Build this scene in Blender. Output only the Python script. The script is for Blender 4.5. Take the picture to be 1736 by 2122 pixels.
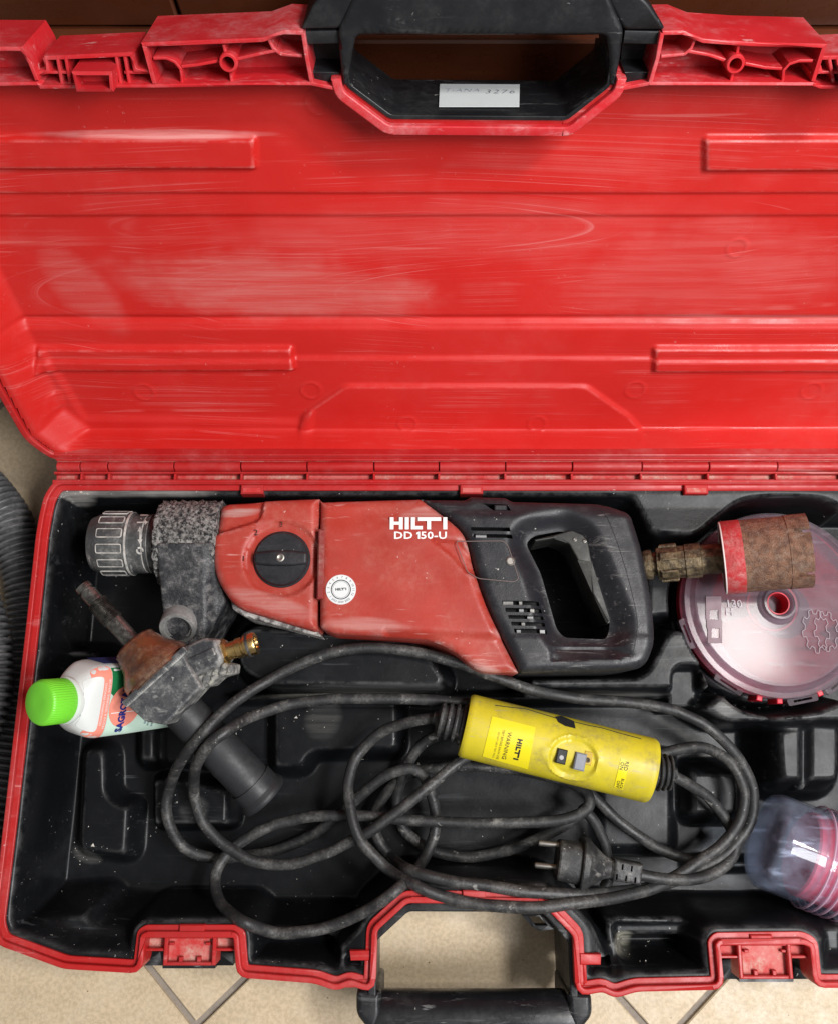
import bpy, bmesh, math, random
import numpy as np
from mathutils import Vector, Matrix
from mathutils.geometry import delaunay_2d_cdt
random.seed(7); np.random.seed(7)
for o in list(bpy.data.objects): bpy.data.objects.remove(o)
S = bpy.context.scene; C = S.collection
rad = math.radians
# ------------------------------------------------------------------ camera
CX, CY, F, T = 868.0, 1061.0, 1900.0, rad(13.0)
CAM = np.array([0.0, -0.24, 1.08])
DV = np.array([0.0, math.sin(T), -math.cos(T)]); UV = np.array([0.0, math.cos(T), math.sin(T)]); XV = np.array([1.0, 0, 0])
cd = bpy.data.cameras.new('camera'); co = bpy.data.objects.new('camera', cd); C.objects.link(co)
co.location = CAM; co.rotation_euler = (T, 0, 0)
cd.sensor_fit = 'HORIZONTAL'; cd.sensor_width = 36.0; cd.lens = 36.0*F/1736.0; cd.clip_start = .02; cd.clip_end = 50
S.camera = co
# ------------------------------------------------------------------ light
w = bpy.data.worlds.new('World'); S.world = w; w.use_nodes = True
bg = w.node_tree.nodes['Background']; bg.inputs[0].default_value = (1.0, .99, .97, 1); bg.inputs[1].default_value = 0.28
def area(name, loc, target, size, sy, power, col):
    l = bpy.data.lights.new(name, 'AREA'); l.shape = 'RECTANGLE'; l.size = size; l.size_y = sy; l.energy = power; l.color = col
    o = bpy.data.objects.new(name, l); C.objects.link(o); o.location = loc
    o.rotation_euler = (Vector(target)-Vector(loc)).to_track_quat('-Z', 'Y').to_euler(); return o
area('ceiling_lamp', (1.10, .03, 2.3), (.15, -.1, .1), .26, .26, 30, (1, .97, .93))
area('added_front_light', (1.25, -.80, 2.35), (0, .05, .15), .9, .9, 70, (.98, .98, 1))  # added soft light, set overhead and right to keep haze off the lid
S.view_settings.view_transform = 'Standard'; S.view_settings.look = 'None'; S.view_settings.exposure = 0.0; S.view_settings.gamma = 1.0
S.render.engine = 'CYCLES'; S.cycles.max_bounces = 10; S.cycles.transparent_max_bounces = 12

# ------------------------------------------------------------------ geometry helpers
def ray(px, py): return DV + (px-CX)/F*XV + (CY-py)/F*UV
def P(px, py, z):
    r = ray(px, py); return CAM + (z-CAM[2])/r[2]*r
class Frame:
    def __init__(s, O, ex, ey, ez): s.O, s.ex, s.ey, s.ez = [np.array(v, float) for v in (O, ex, ey, ez)]
    def at(s, px, py, h=0):
        r = ray(px, py); k = ((s.O+h*s.ez-CAM)@s.ez)/(r@s.ez); q = CAM+k*r-s.O
        return (float(q@s.ex), float(q@s.ey))
    def pts(s, L, h=0): return [s.at(x, y, h) for x, y in L]
    def w(s, a, b, c): return s.O+a*s.ex+b*s.ey+c*s.ez
BF = Frame((0, 0, 0), (1, 0, 0), (0, 1, 0), (0, 0, 1))
TH = rad(58.0)
LU = np.array([0, math.cos(TH), math.sin(TH)]); LN = np.array([0, -math.sin(TH), math.cos(TH)])
ZR = .13
LF = Frame(P(868, 962, ZR), (1, 0, 0), LU, LN)
def bpat(x, y, z, hx, hy, tilt, st, cl):
    c = P(x, y, z); e = np.array([math.cos(tilt), math.sin(tilt), 0]); f = np.array([-e[1], e[0], 0]); return (c, e/hx, f/hy, st, cl)

def thing(name, label, cat, loc, group=None):
    o = bpy.data.objects.new(name, None); C.objects.link(o); o.location = loc; o.empty_display_size = .02
    o['label'] = label; o['category'] = cat
    if group: o['group'] = group
    return o
def rootof(o):
    while o.parent: o = o.parent
    return o
def mk(name, V, Fc, mat, parent, smooth=True, sharp=35, kind=None):
    me = bpy.data.meshes.new(name); me.from_pydata([tuple(map(float, v)) for v in V], [], [tuple(map(int, f)) for f in Fc]); me.update()
    if smooth:
        me.polygons.foreach_set('use_smooth', [True]*len(me.polygons))
        try: me.set_sharp_from_angle(angle=rad(sharp))
        except Exception: pass
    me.materials.append(mat)
    o = bpy.data.objects.new(name, me); C.objects.link(o)
    if parent:
        o.parent = parent
        if parent.type == 'EMPTY': o.matrix_parent_inverse = Matrix.Translation(-Vector(parent.location))
    if kind: o['kind'] = kind
    return o
def fillet(pts, r, n=5):
    out = []; N = len(pts)
    for i in range(N):
        p0, p1, p2 = [np.array(pts[(i+k) % N][:2]) for k in (-1, 0, 1)]
        rr = pts[i][2] if len(pts[i]) > 2 else r
        a, b = p0-p1, p2-p1; la, lb = np.linalg.norm(a), np.linalg.norm(b)
        t = min(rr, .45*la, .45*lb)
        if t < 1e-5: out.append(tuple(p1)); continue
        A, B = p1+a/la*t, p1+b/lb*t
        for k in range(n+1):
            u = k/n; q = (1-u)**2*A+2*u*(1-u)*p1+u*u*B; out.append(tuple(q))
    return out
def ccw(p):
    a = sum(p[i][0]*p[(i+1) % len(p)][1]-p[(i+1) % len(p)][0]*p[i][1] for i in range(len(p)))
    return list(p) if a > 0 else list(reversed(p))
def resample(p, step):
    out = []
    for i in range(len(p)):
        a, b = np.array(p[i]), np.array(p[(i+1) % len(p)]); L = np.linalg.norm(b-a)
        if L < 1e-5: continue
        n = max(1, int(L/step))
        for k in range(n): out.append(tuple(a+(b-a)*k/n))
    return out
def sdf(X, Y, poly):
    p = np.array(poly); q = np.roll(p, -1, 0); d = np.full(X.shape, 1e9); ins = np.zeros(X.shape, bool)
    for (x0, y0), (x1, y1) in zip(p, q):
        ex, ey = x1-x0, y1-y0; wx, wy = X-x0, Y-y0
        t = np.clip((wx*ex+wy*ey)/(ex*ex+ey*ey+1e-18), 0, 1)
        d = np.minimum(d, (wx-ex*t)**2+(wy-ey*t)**2)
        if y0 != y1:
            c = ((y0 <= Y) & (Y < y1)) | ((y1 <= Y) & (Y < y0)); ins ^= c & (X < x0+(Y-y0)*ex/ey)
    return np.where(ins, -1, 1)*np.sqrt(d)
def sstep(x): x = np.clip(x, 0, 1); return x*x*(3-2*x)
def relief(name, fr, outline, top, bot, mat, parent, r=.0, holes=(), hfun=None, step=None, hr=.0, sharp=35, kind=None, cap=False):
    """solid with a domed / carved top over an outline (local frame coordinates)"""
    ol = resample(ccw(outline), step or 1.0); hs = [resample(ccw(h), step or 1.0) for h in holes]
    v = list(ol); ed = [(i, (i+1) % len(ol)) for i in range(len(ol))]
    for h in hs:
        k = len(v); v += h; ed += [(k+i, k+(i+1) % len(h)) for i in range(len(h))]
    A = np.array(ol); lo, hi = A.min(0), A.max(0)
    def dist(X, Y):
        d = -sdf(X, Y, ol); dh = np.full(X.shape, 1e9)
        for h in hs: dh = np.minimum(dh, sdf(X, Y, h))
        return d, dh
    cand = []
    if step:
        gx, gy = np.meshgrid(np.arange(lo[0], hi[0], step), np.arange(lo[1], hi[1], step*.9)); gx[1::2] += step*.5
        cand.append(np.stack([gx.ravel(), gy.ravel()], 1))
    def ringpts(loop, off):
        p = np.array(loop); t = np.roll(p, -1, 0)-np.roll(p, 1, 0); t /= np.linalg.norm(t, axis=1)[:, None]+1e-12
        return p+np.stack([-t[:, 1], t[:, 0]], 1)*off
    if r > 0:
        for f in (.05, .2, .45, .75, 1.0): cand.append(ringpts(ol, r*f))
    if hr > 0:
        for h in hs:
            for f in (.05, .2, .45, .75, 1.0): cand.append(ringpts(h, -hr*f))
    if cand:
        K = np.concatenate(cand); d, dh = dist(K[:, 0], K[:, 1])
        m = (step or .002)*.3
        lim = max(r*.03, 1e-5) if r > 0 else m
        limh = max(hr*.03, 1e-5) if hr > 0 else m
        ok = (d > lim) & (dh > limh)
        v += [tuple(q) for q in K[ok]]
    vo, eo, fo, *_ = delaunay_2d_cdt([Vector(q) for q in v], ed, [], 0, 1e-6)
    V2 = np.array([tuple(q) for q in vo]); tri = np.array([f for f in fo if len(f) == 3])
    cen = V2[tri].mean(1); d, dh = dist(cen[:, 0], cen[:, 1]); tri = tri[(d > 0) & (dh > 0)]
    d, dh = dist(V2[:, 0], V2[:, 1]); d = np.maximum(d, 0); dh = np.maximum(dh, 0)
    d[d < 2e-5] = 0; dh[dh < 2e-5] = 0
    Z = np.full(len(V2), float(top))
    if r > 0: Z += -r+np.sqrt(np.maximum(0, r*r-(r-np.minimum(d, r))**2))
    if hr > 0: Z += -hr+np.sqrt(np.maximum(0, hr*hr-(hr-np.minimum(dh, hr))**2))
    if hfun is not None: Z += hfun(V2[:, 0], V2[:, 1])
    cnt = {}
    for t in tri:
        for i in range(3): cnt[(t[i], t[(i+1) % 3])] = 1
    be = [e for e in cnt if (e[1], e[0]) not in cnt]
    V = [fr.w(a, b, c) for (a, b), c in zip(V2, Z)]; Fc = [tuple(t) for t in tri]
    low = {}
    def lv(i):
        if i not in low: low[i] = len(V); V.append(fr.w(V2[i][0], V2[i][1], bot))
        return low[i]
    for a, b in be: Fc.append((b, a, lv(a), lv(b)))
    if cap:
        n0 = len(V); m = {}
        for t in tri:
            for i in t:
                if i not in m: m[i] = low[i] if i in low else len(V); (V.append(fr.w(V2[i][0], V2[i][1], bot)) if i not in low else None)
            Fc.append((m[t[2]], m[t[1]], m[t[0]]))
    return mk(name, V, Fc, mat, parent, True, sharp, kind)
def strip(path, th, side=0, closed=False):
    """offset an open 2-D path to a polygon of thickness th; side 0 centre, 1 left, -1 right"""
    p = np.array(path, float); n = len(p); nor = []
    for i in range(n):
        t = p[min(i+1, n-1)]-p[max(i-1, 0)]
        if 0 < i < n-1:
            t1, t2 = p[i]-p[i-1], p[i+1]-p[i]; t1 /= np.linalg.norm(t1); t2 /= np.linalg.norm(t2); t = t1+t2
            t /= np.linalg.norm(t); k = 1/max(.5, t@t1)
        else: t = t/np.linalg.norm(t); k = 1
        nor.append(np.array([-t[1], t[0]])*k)
    nor = np.array(nor); a, b = {0: (.5, -.5), 1: (1, 0), -1: (0, -1)}[side]
    return [tuple(q) for q in p+nor*th*a]+[tuple(q) for q in (p+nor*th*b)[::-1]]
def catmull(pts, n=10):
    p = [np.array(q, float) for q in pts]; p = [2*p[0]-p[1]]+p+[2*p[-1]-p[-2]]; out = []
    for i in range(1, len(p)-2):
        d = np.linalg.norm(p[i+1]-p[i])
        for k in range(n):
            t = k/n; a, b, c, e = p[i-1], p[i], p[i+1], p[i+2]
            out.append(.5*((2*b)+(c-a)*t+(2*a-5*b+4*c-e)*t*t+(3*b-a-3*c+e)*t**3))
    out.append(p[-2]); return out
def tubemesh(path, R, seg=12):
    path = np.array(path, float); n = len(path); R = np.full(n, R) if np.isscalar(R) else np.array(R)
    t = np.gradient(path, axis=0); t /= np.linalg.norm(t, axis=1)[:, None]+1e-12
    up = np.array([0, 0, 1.0]); 
    if abs(t[0]@up) > .95: up = np.array([0, 1.0, 0])
    V = []; Fc = []; nrm = np.cross(t[0], up); nrm /= np.linalg.norm(nrm)
    for i in range(n):
        nrm = nrm-(nrm@t[i])*t[i]; nrm /= np.linalg.norm(nrm); b = np.cross(t[i], nrm)
        for k in range(seg):
            a = 2*math.pi*k/seg; V.append(path[i]+R[i]*(math.cos(a)*nrm+math.sin(a)*b))
    for i in range(n-1):
        for k in range(seg): Fc.append((i*seg+k, i*seg+(k+1) % seg, (i+1)*seg+(k+1) % seg, (i+1)*seg+k))
    Fc.append(tuple(range(seg-1, -1, -1))); Fc.append(tuple(range((n-1)*seg, n*seg)))
    Fc = [f[::-1] for f in Fc]
    return V, Fc
def tube(name, path, R, mat, parent, seg=12, **k):
    V, Fc = tubemesh(path, R, seg); return mk(name, V, Fc, mat, parent, **k)
def join(parts):
    V = []; Fc = []
    for v, f in parts:
        n = len(V); V += list(v); Fc += [tuple(i+n for i in q) for q in f]
    return V, Fc
def basis(axis, hint=(0, 0, 1)):
    z = np.array(axis, float); z /= np.linalg.norm(z); h = np.array(hint, float)
    if abs(z@h)/np.linalg.norm(h) > .97: h = np.array([0, 1.0, 0])
    x = np.cross(h, z); x /= np.linalg.norm(x); return x, np.cross(z, x), z
def lathemesh(prof, O, axis, seg=40, disp=None):
    x, y, z = basis(axis); O = np.array(O, float); V = []; Fc = []; n = len(prof)
    for r, h in prof:
        for k in range(seg):
            a = 2*math.pi*k/seg; rr = r+(disp(a, h, r) if disp else 0)
            V.append(O+z*h+rr*(math.cos(a)*x+math.sin(a)*y))
    for i in range(n-1):
        for k in range(seg): Fc.append((i*seg+k, i*seg+(k+1) % seg, (i+1)*seg+(k+1) % seg, (i+1)*seg+k))
    if prof[0][0] > 1e-6: Fc.append(tuple(range(seg-1, -1, -1)))
    if prof[-1][0] > 1e-6: Fc.append(tuple(range((n-1)*seg, n*seg)))
    return V, Fc
def lathe(name, prof, O, axis, mat, parent, seg=40, disp=None, closed=False, **k):
    V, Fc = lathemesh(prof, O, axis, seg, disp)
    if closed:
        Fc = [f for f in Fc if len(f) == 4]; n = len(prof)
        for q in range(seg): Fc.append(((n-1)*seg+q, (n-1)*seg+(q+1) % seg, (q+1) % seg, q))
    return mk(name, V, Fc, mat, parent, **k)
def boxmesh(fr, a0, a1, b0, b1, c0, c1, ch=0):
    if ch <= 0:
        V = [fr.w(a, b, c) for c in (c0, c1) for a, b in ((a0, b0), (a1, b0), (a1, b1), (a0, b1))]
        return V, [(3, 2, 1, 0), (4, 5, 6, 7), (0, 1, 5, 4), (1, 2, 6, 5), (2, 3, 7, 6), (3, 0, 4, 7)]
    V = [fr.w(a, b, c) for c in (c0, c1-ch) for a, b in ((a0, b0), (a1, b0), (a1, b1), (a0, b1))]
    V += [fr.w(a, b, c1) for a, b in ((a0+ch, b0+ch), (a1-ch, b0+ch), (a1-ch, b1-ch), (a0+ch, b1-ch))]
    return V, [(3, 2, 1, 0), (8, 9, 10, 11)]+[(i+k, (i+1) % 4+k, (i+1) % 4+4+k, i+4+k) for k in (0, 4) for i in range(4)]
def box(name, fr, a0, a1, b0, b1, c0, c1, mat, parent, ch=0, **k):
    V, Fc = boxmesh(fr, a0, a1, b0, b1, c0, c1, ch); return mk(name, V, Fc, mat, parent, smooth=False, **k)
def pxbox(name, fr, x0, x1, y0, y1, c0, c1, mat, parent, ch=0, **k):
    a = fr.at(x0, y1, c1); b = fr.at(x1, y0, c1); c = fr.at(x0, y0, c1); d = fr.at(x1, y1, c1)
    return box(name, fr, (a[0]+c[0])/2, (b[0]+d[0])/2, (a[1]+d[1])/2, (b[1]+c[1])/2, c0, c1, mat, parent, ch, **k)
def textmesh(s, O, ex, ey, size, spacing=1.0, stretch=1.0, align='CENTER', bold=0.0):
    cu = bpy.data.curves.new('lettering', 'FONT'); cu.body = s; cu.size = size; cu.align_x = align; cu.align_y = 'CENTER'
    cu.space_character = spacing; cu.resolution_u = 2; cu.offset = bold
    o = bpy.data.objects.new('lettering', cu); C.objects.link(o); dg = bpy.context.evaluated_depsgraph_get()
    me = bpy.data.meshes.new_from_object(o.evaluated_get(dg)); bpy.data.objects.remove(o)
    ex, ey, O = [np.array(q, float) for q in (ex, ey, O)]
    V = [O+ex*v.co.x*stretch+ey*v.co.y for v in me.vertices]; Fc = [tuple(p.vertices) for p in me.polygons]
    bpy.data.meshes.remove(me); return V, Fc
def lettering(name, parts, mat, parent):
    V, Fc = join(parts); return mk(name, V, Fc, mat, parent, smooth=False)
LOGO = [  # block letters H I L T I as rectangles in a 10 x 2.2 box
    (0, .62, 0, 2.2), (.62, 1.5, .85, 1.4), (1.5, 2.12, 0, 2.2), (2.45, 3.1, 0, 2.2), (3.45, 4.1, 0, 2.2), (4.1, 5.3, 0, .62),
    (4.6, 6.0, 1.55, 2.2), (6.0, 6.65, 0, 2.2), (6.65, 8.3, 1.55, 2.2), (8.65, 9.3, 0, 2.2)]
def logomesh(O, ex, ey, width):
    k = width/9.3; V = []; Fc = []; O, ex, ey = [np.array(q, float) for q in (O, ex, ey)]
    for a0, a1, b0, b1 in LOGO:
        n = len(V); V += [O+ex*a*k+ey*b*k for a, b in ((a0, b0), (a1, b0), (a1, b1), (a0, b1))]; Fc.append((n, n+1, n+2, n+3))
    return V, Fc

# ------------------------------------------------------------------ materials
def M(name, col, rough=.45, metal=0.0, dust=0.0, dustcol=(.42, .40, .37), dscale=9.0, scr=0.0, scrcol=(.6, .5, .48), scrscale=(2.5, 70, 70),
      scrrot=0.0, speck=0.0, speckcol=(.75, .73, .68), bump=.0, bscale=350.0, mott=0.0, edge=0.0, edgecol=(.4, .38, .36), trans=0.0, ior=1.45,
      mott2=None, mscale=30.0, spec=.5, alpha=1.0, rvar=.12, ring=(), patch=()):
    m = bpy.data.materials.new(name); m.use_nodes = True; nt = m.node_tree; N = nt.nodes; L = nt.links
    b = N['Principled BSDF']; b.inputs['Roughness'].default_value = rough; b.inputs['Metallic'].default_value = metal
    b.inputs['Transmission Weight'].default_value = trans; b.inputs['IOR'].default_value = ior; b.inputs['Specular IOR Level'].default_value = spec
    b.inputs['Alpha'].default_value = alpha
    tc = N.new('ShaderNodeTexCoord'); co = tc.outputs['Object']
    rgb = N.new('ShaderNodeRGB'); rgb.outputs[0].default_value = (*col, 1); cur = rgb.outputs[0]; rcur = None
    def noise(scale, detail=4, rough=.6, vec=None, dist=0.0):
        n = N.new('ShaderNodeTexNoise'); n.inputs['Scale'].default_value = scale; n.inputs['Detail'].default_value = detail
        n.inputs['Roughness'].default_value = rough; n.inputs['Distortion'].default_value = dist; L.new(vec or co, n.inputs['Vector']); return n.outputs['Fac']
    def ramp(f, a, c, lo=0.0, hi=1.0):
        r = N.new('ShaderNodeMapRange'); r.inputs[1].default_value = a; r.inputs[2].default_value = c; r.inputs[3].default_value = lo; r.inputs[4].default_value = hi
        r.interpolation_type = 'SMOOTHSTEP'; L.new(f, r.inputs[0]); return r.outputs[0]
    def mul(a, c):
        q = N.new('ShaderNodeMath'); q.operation = 'MULTIPLY'; L.new(a, q.inputs[0])
        if isinstance(c, float): q.inputs[1].default_value = c
        else: L.new(c, q.inputs[1])
        return q.outputs[0]
    def mix(f, c2):
        nonlocal cur
        x = N.new('ShaderNodeMix'); x.data_type = 'RGBA'; L.new(f, x.inputs[0]); L.new(cur, x.inputs[6])
        if isinstance(c2, tuple): x.inputs[7].default_value = (*c2, 1)
        else: L.new(c2, x.inputs[7])
        cur = x.outputs[2]
    masks = []
    if mott2: mix(ramp(noise(mscale, 5, .65), .38, .62), mott2)
    if mott:
        h = N.new('ShaderNodeHueSaturation'); L.new(cur, h.inputs['Color']); L.new(ramp(noise(dscale*.7, 5), .25, .75, 1-mott, 1+mott), h.inputs['Value']); cur = h.outputs[0]
    if dust:
        f = mul(mul(ramp(noise(dscale, 6, .7), .42, .75), ramp(noise(dscale*9, 3, .7), .3, .7, .25, 1.0)), dust); mix(f, dustcol); masks.append(f)
    if scr:
        mp = N.new('ShaderNodeMapping'); mp.inputs['Scale'].default_value = scrscale; mp.inputs['Rotation'].default_value = (0, 0, scrrot); L.new(co, mp.inputs['Vector'])
        f = mul(mul(ramp(noise(1.0, 5, .75, mp.outputs[0], .6), .56, .74), ramp(noise(5.0, 3), .4, .62)), scr); mix(f, scrcol); masks.append(f)
        mp = N.new('ShaderNodeMapping'); mp.inputs['Scale'].default_value = tuple(q*2.2 for q in scrscale); mp.inputs['Rotation'].default_value = (.3, .2, scrrot+.9); L.new(co, mp.inputs['Vector'])
        f = mul(mul(ramp(noise(1.0, 3, .6, mp.outputs[0], .3), .63, .72), ramp(noise(9.0, 3), .46, .60)), scr*.8); mix(f, scrcol)
    if edge:
        g = N.new('ShaderNodeNewGeometry'); f = mul(mul(ramp(g.outputs['Pointiness'], .51, .58), ramp(noise(60, 4, .7), .35, .65)), edge); mix(f, edgecol)
    if speck:
        v = N.new('ShaderNodeTexVoronoi'); v.inputs['Scale'].default_value = 170; L.new(co, v.inputs['Vector'])
        ds = N.new('ShaderNodeMix'); ds.data_type = 'VECTOR'; ds.inputs[0].default_value = .006; nn = N.new('ShaderNodeTexNoise'); nn.inputs['Scale'].default_value = 420; L.new(co, nn.inputs['Vector'])
        L.new(co, ds.inputs[4]); L.new(nn.outputs['Color'], ds.inputs[5]); L.new(ds.outputs[1], v.inputs['Vector'])
        sx = N.new('ShaderNodeSeparateColor'); L.new(v.outputs['Color'], sx.inputs[0]); dv = N.new('ShaderNodeMath'); dv.operation = 'DIVIDE'; L.new(v.outputs['Distance'], dv.inputs[0]); L.new(ramp(sx.outputs[0], .45, 1.0, .02, 1.0), dv.inputs[1])
        f = mul(ramp(dv.outputs[0], .18, .10), ramp(noise(14, 3), .50, .60)); f = mul(f, float(speck)); mix(f, speckcol)
    for (cx_, cy_, cz_, kk, thr, st, cl) in ring:
        sb = N.new('ShaderNodeVectorMath'); sb.operation = 'SUBTRACT'; L.new(co, sb.inputs[0]); sb.inputs[1].default_value = (cx_, cy_, cz_)
        mv = N.new('ShaderNodeVectorMath'); mv.operation = 'MULTIPLY'; L.new(sb.outputs[0], mv.inputs[0]); mv.inputs[1].default_value = (.16, 1.5, 1.5)
        ln = N.new('ShaderNodeVectorMath'); ln.operation = 'LENGTH'; L.new(mv.outputs[0], ln.inputs[0])
        n1 = N.new('ShaderNodeTexNoise'); n1.noise_dimensions = '1D'; n1.inputs['Scale'].default_value = kk; n1.inputs['Detail'].default_value = 6; n1.inputs['Roughness'].default_value = .7; L.new(ln.outputs['Value'], n1.inputs['W'])
        f = mul(mul(ramp(n1.outputs['Fac'], thr, thr+.16), ramp(noise(7.0, 3, .6, sb.outputs[0]), .48, .64)), st); mix(f, cl)
    for (pc_, pe, pf, st, cl) in patch:
        sb = N.new('ShaderNodeVectorMath'); sb.operation = 'SUBTRACT'; L.new(co, sb.inputs[0]); sb.inputs[1].default_value = tuple(pc_)
        def dot2(v):
            q = N.new('ShaderNodeVectorMath'); q.operation = 'DOT_PRODUCT'; L.new(sb.outputs[0], q.inputs[0]); q.inputs[1].default_value = tuple(v)
            return mul(q.outputs['Value'], q.outputs['Value'])
        ad = N.new('ShaderNodeMath'); ad.operation = 'ADD'; L.new(dot2(pe), ad.inputs[0]); L.new(dot2(pf), ad.inputs[1])
        a2 = N.new('ShaderNodeMath'); a2.operation = 'ADD'; L.new(ad.outputs[0], a2.inputs[0]); L.new(ramp(noise(9, 4, .6), .25, .75, -.45, .45), a2.inputs[1])
        mp = N.new('ShaderNodeMapping'); mp.inputs['Scale'].default_value = (7, 190, 190); mp.inputs['Rotation'].default_value = (0, .06, .05); L.new(co, mp.inputs['Vector'])
        f = mul(mul(ramp(a2.outputs[0], 1.15, .15), ramp(noise(1.0, 5, .7, mp.outputs[0], .3), .36, .64, .35, 1.0)), st); mix(f, cl)
    L.new(cur, b.inputs['Base Color'])
    f = ramp(noise(22, 5, .7), .3, .7, max(.03, rough-rvar), min(1, rough+rvar*1.3)); L.new(f, b.inputs['Roughness'])
    if bump:
        bp = N.new('ShaderNodeBump'); bp.inputs['Strength'].default_value = min(1, bump); bp.inputs['Distance'].default_value = .0015*max(1, bump)
        L.new(noise(bscale, 5, .65), bp.inputs['Height']); L.new(bp.outputs[0], b.inputs['Normal'])
    return m
RED = M('red_plastic', (.40, .013, .013), .42, spec=.4, mott=.10, dust=.40, dustcol=(.52, .20, .19), dscale=9, scr=.6, scrcol=(.68, .38, .36), scrscale=(2.2, 60, 60), speck=.35, bump=.06, bscale=90)
c1, c2, c3 = [LF.w(*LF.at(*q, -.044), -.044) for q in ((640, 470), (1560, 610), (1050, 420))]
def lpatch(x, y, hx, hy, tilt, st, cl):
    c = LF.w(*LF.at(x, y, -.044), -.044); e = XV*math.cos(tilt)+LU*math.sin(tilt); f = -XV*math.sin(tilt)+LU*math.cos(tilt); return (c, e/hx, f/hy, st, cl)
REDLID = M('red_lid_plastic', (.52, .016, .013), .40, spec=.35, mott=.10, dust=.25, dustcol=(.56, .10, .09), dscale=4, scr=.4, scrcol=(.64, .20, .18), scrscale=(1.6, 50, 50), scrrot=.10, speck=.10, bump=.04, bscale=40,
           ring=[(*c1, 16, .50, .25, (.58, .16, .15)), (*c1, 330, .57, .32, (.70, .34, .33)), (*c2, 380, .57, .32, (.70, .32, .31))],
           edge=.55, edgecol=(.72, .36, .34),
           patch=[lpatch(560, 590, .17, .040, -.10, .52, (.56, .20, .18)), lpatch(1500, 560, .16, .055, .05, .3, (.60, .16, .15)), lpatch(950, 480, .25, .035, .04, .22, (.62, .15, .14)), lpatch(170, 600, .03, .06, .5, .25, (.60, .26, .24)), lpatch(300, 272, .10, .004, 0, .7, (.70, .36, .34)), lpatch(1560, 660, .16, .006, 0, .5, (.45, .16, .15)), lpatch(120, 925, .02, .012, .4, .9, (.74, .58, .55))])
REDDUST = M('dusty_red_plastic', (.46, .02, .02), .6, dust=1.0, dustcol=(.50, .40, .32), dscale=26, speck=.8, bump=.3, mott2=(.50, .10, .09), mscale=40)
DREDD = M('drill_red', (.35, .034, .022), .44, spec=.4, mott=.14, dust=.5, dustcol=(.46, .17, .13), dscale=14, scr=.75, scrcol=(.66, .42, .38), scrscale=(9, 70, 70), scrrot=.5, speck=.5, bump=.08,
          edge=.6, edgecol=(.52, .38, .35), patch=[bpat(500, 1062, .145, .024, .006, .08, .9, (.46, .38, .35)), bpat(900, 1060, .155, .035, .008, .2, .45, (.50, .30, .27)), bpat(760, 1295, .155, .05, .008, -.05, .45, (.52, .30, .27)), bpat(1000, 1385, .15, .02, .006, -.3, .6, (.55, .36, .33)), bpat(560, 1250, .15, .05, .010, -.3, .4, (.50, .32, .29))])
BLACK = M('black_liner_plastic', (.005, .0055, .0065), .36, spec=.24, rvar=.05, dust=.10, dustcol=(.10, .105, .11), dscale=7, scr=.45, scrcol=(.10, .105, .11), scrscale=(5, 90, 60), scrrot=.2, speck=.8, speckcol=(.5, .49, .46), bump=.10, bscale=160, edge=.5, edgecol=(.17, .17, .17),
          patch=[bpat(145, 1021, .121, .030, .007, 0, .9, (.40, .385, .36)), bpat(300, 1021, .121, .09, .004, 0, .5, (.40, .385, .36)), bpat(180, 1772, .03, .018, .010, -.3, .2, (.40, .385, .36)), bpat(668, 1490, .046, .022, .020, 1.2, .10, (.40, .385, .36)), bpat(60, 1955, .10, .03, .014, -.5, .4, (.2, .19, .18)), bpat(1290, 1950, .08, .014, .012, 0, .7, (.34, .33, .27)), bpat(410, 1918, .10, .045, .006, 0, .5, (.40, .385, .36)), bpat(1590, 1938, .10, .045, .006, 0, .45, (.40, .385, .36)), bpat(1510, 1462, .10, .018, .012, .4, .5, (.26, .255, .24)), bpat(780, 1425, .10, .09, .006, 0, .4, (.20, .20, .20)), bpat(1200, 1438, .10, .11, .004, 0, .55, (.26, .26, .25)), bpat(400, 1680, .06, .02, .016, .3, .35, (.26, .26, .26)), bpat(700, 1442, .08, .12, .003, 0, .6, (.3, .29, .26))])
HBLACK = M('black_handle_plastic', (.008, .0085, .010), .36, spec=.4, dust=.22, dustcol=(.12, .12, .12), dscale=14, scr=.7, scrcol=(.24, .24, .24), scrscale=(14, 90, 60), speck=.5, bump=.08)
DBLACK = M('drill_black', (.011, .0115, .0145), .42, spec=.45, dust=.30, dustcol=(.10, .095, .095), dscale=16, scr=.8, scrcol=(.24, .23, .22), scrscale=(10, 80, 60), scrrot=-.6, speck=.6, bump=.15, bscale=500)
GRIP = M('drill_grip_rubber', (.030, .033, .038), .6, dust=.35, dustcol=(.09, .09, .095), dscale=14, speck=.2, bump=.15, bscale=600)
RUBBER = M('cable_rubber', (.020, .020, .0205), .48, dust=.8, dustcol=(.17, .165, .155), dscale=40, scr=.9, scrcol=(.26, .25, .23), scrscale=(46, 46, 46), speck=.5, bump=.3, bscale=400)
TUBEB = M('black_tube_rubber', (.017, .018, .020), .50, dust=.25, dustcol=(.08, .08, .08), dscale=20, bump=.12)
VOID = M('dark_interior', (.008, .008, .009), .8)
CRUST = M('concrete_crust', (.36, .35, .33), .9, mott2=(.018, .018, .019), mscale=230, dust=.9, dustcol=(.025, .025, .026), dscale=38, bump=3.0, bscale=300, speck=1.0)
ARM = M('grimy_housing', (.016, .017, .020), .40, mott2=(.026, .027, .030), mscale=60, dust=.95, dustcol=(.26, .25, .24), dscale=75, bump=.5, bscale=300, speck=1.0)
CHUCK = M('chuck_plastic', (.045, .048, .048), .42, dust=.85, dustcol=(.28, .275, .26), dscale=40, scr=.95, scrcol=(.46, .45, .42), scrscale=(160, 20, 20), bump=.25)
WORN = M('worn_light_edge', (.52, .50, .46), .7, mott2=(.30, .29, .27), mscale=120)
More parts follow.
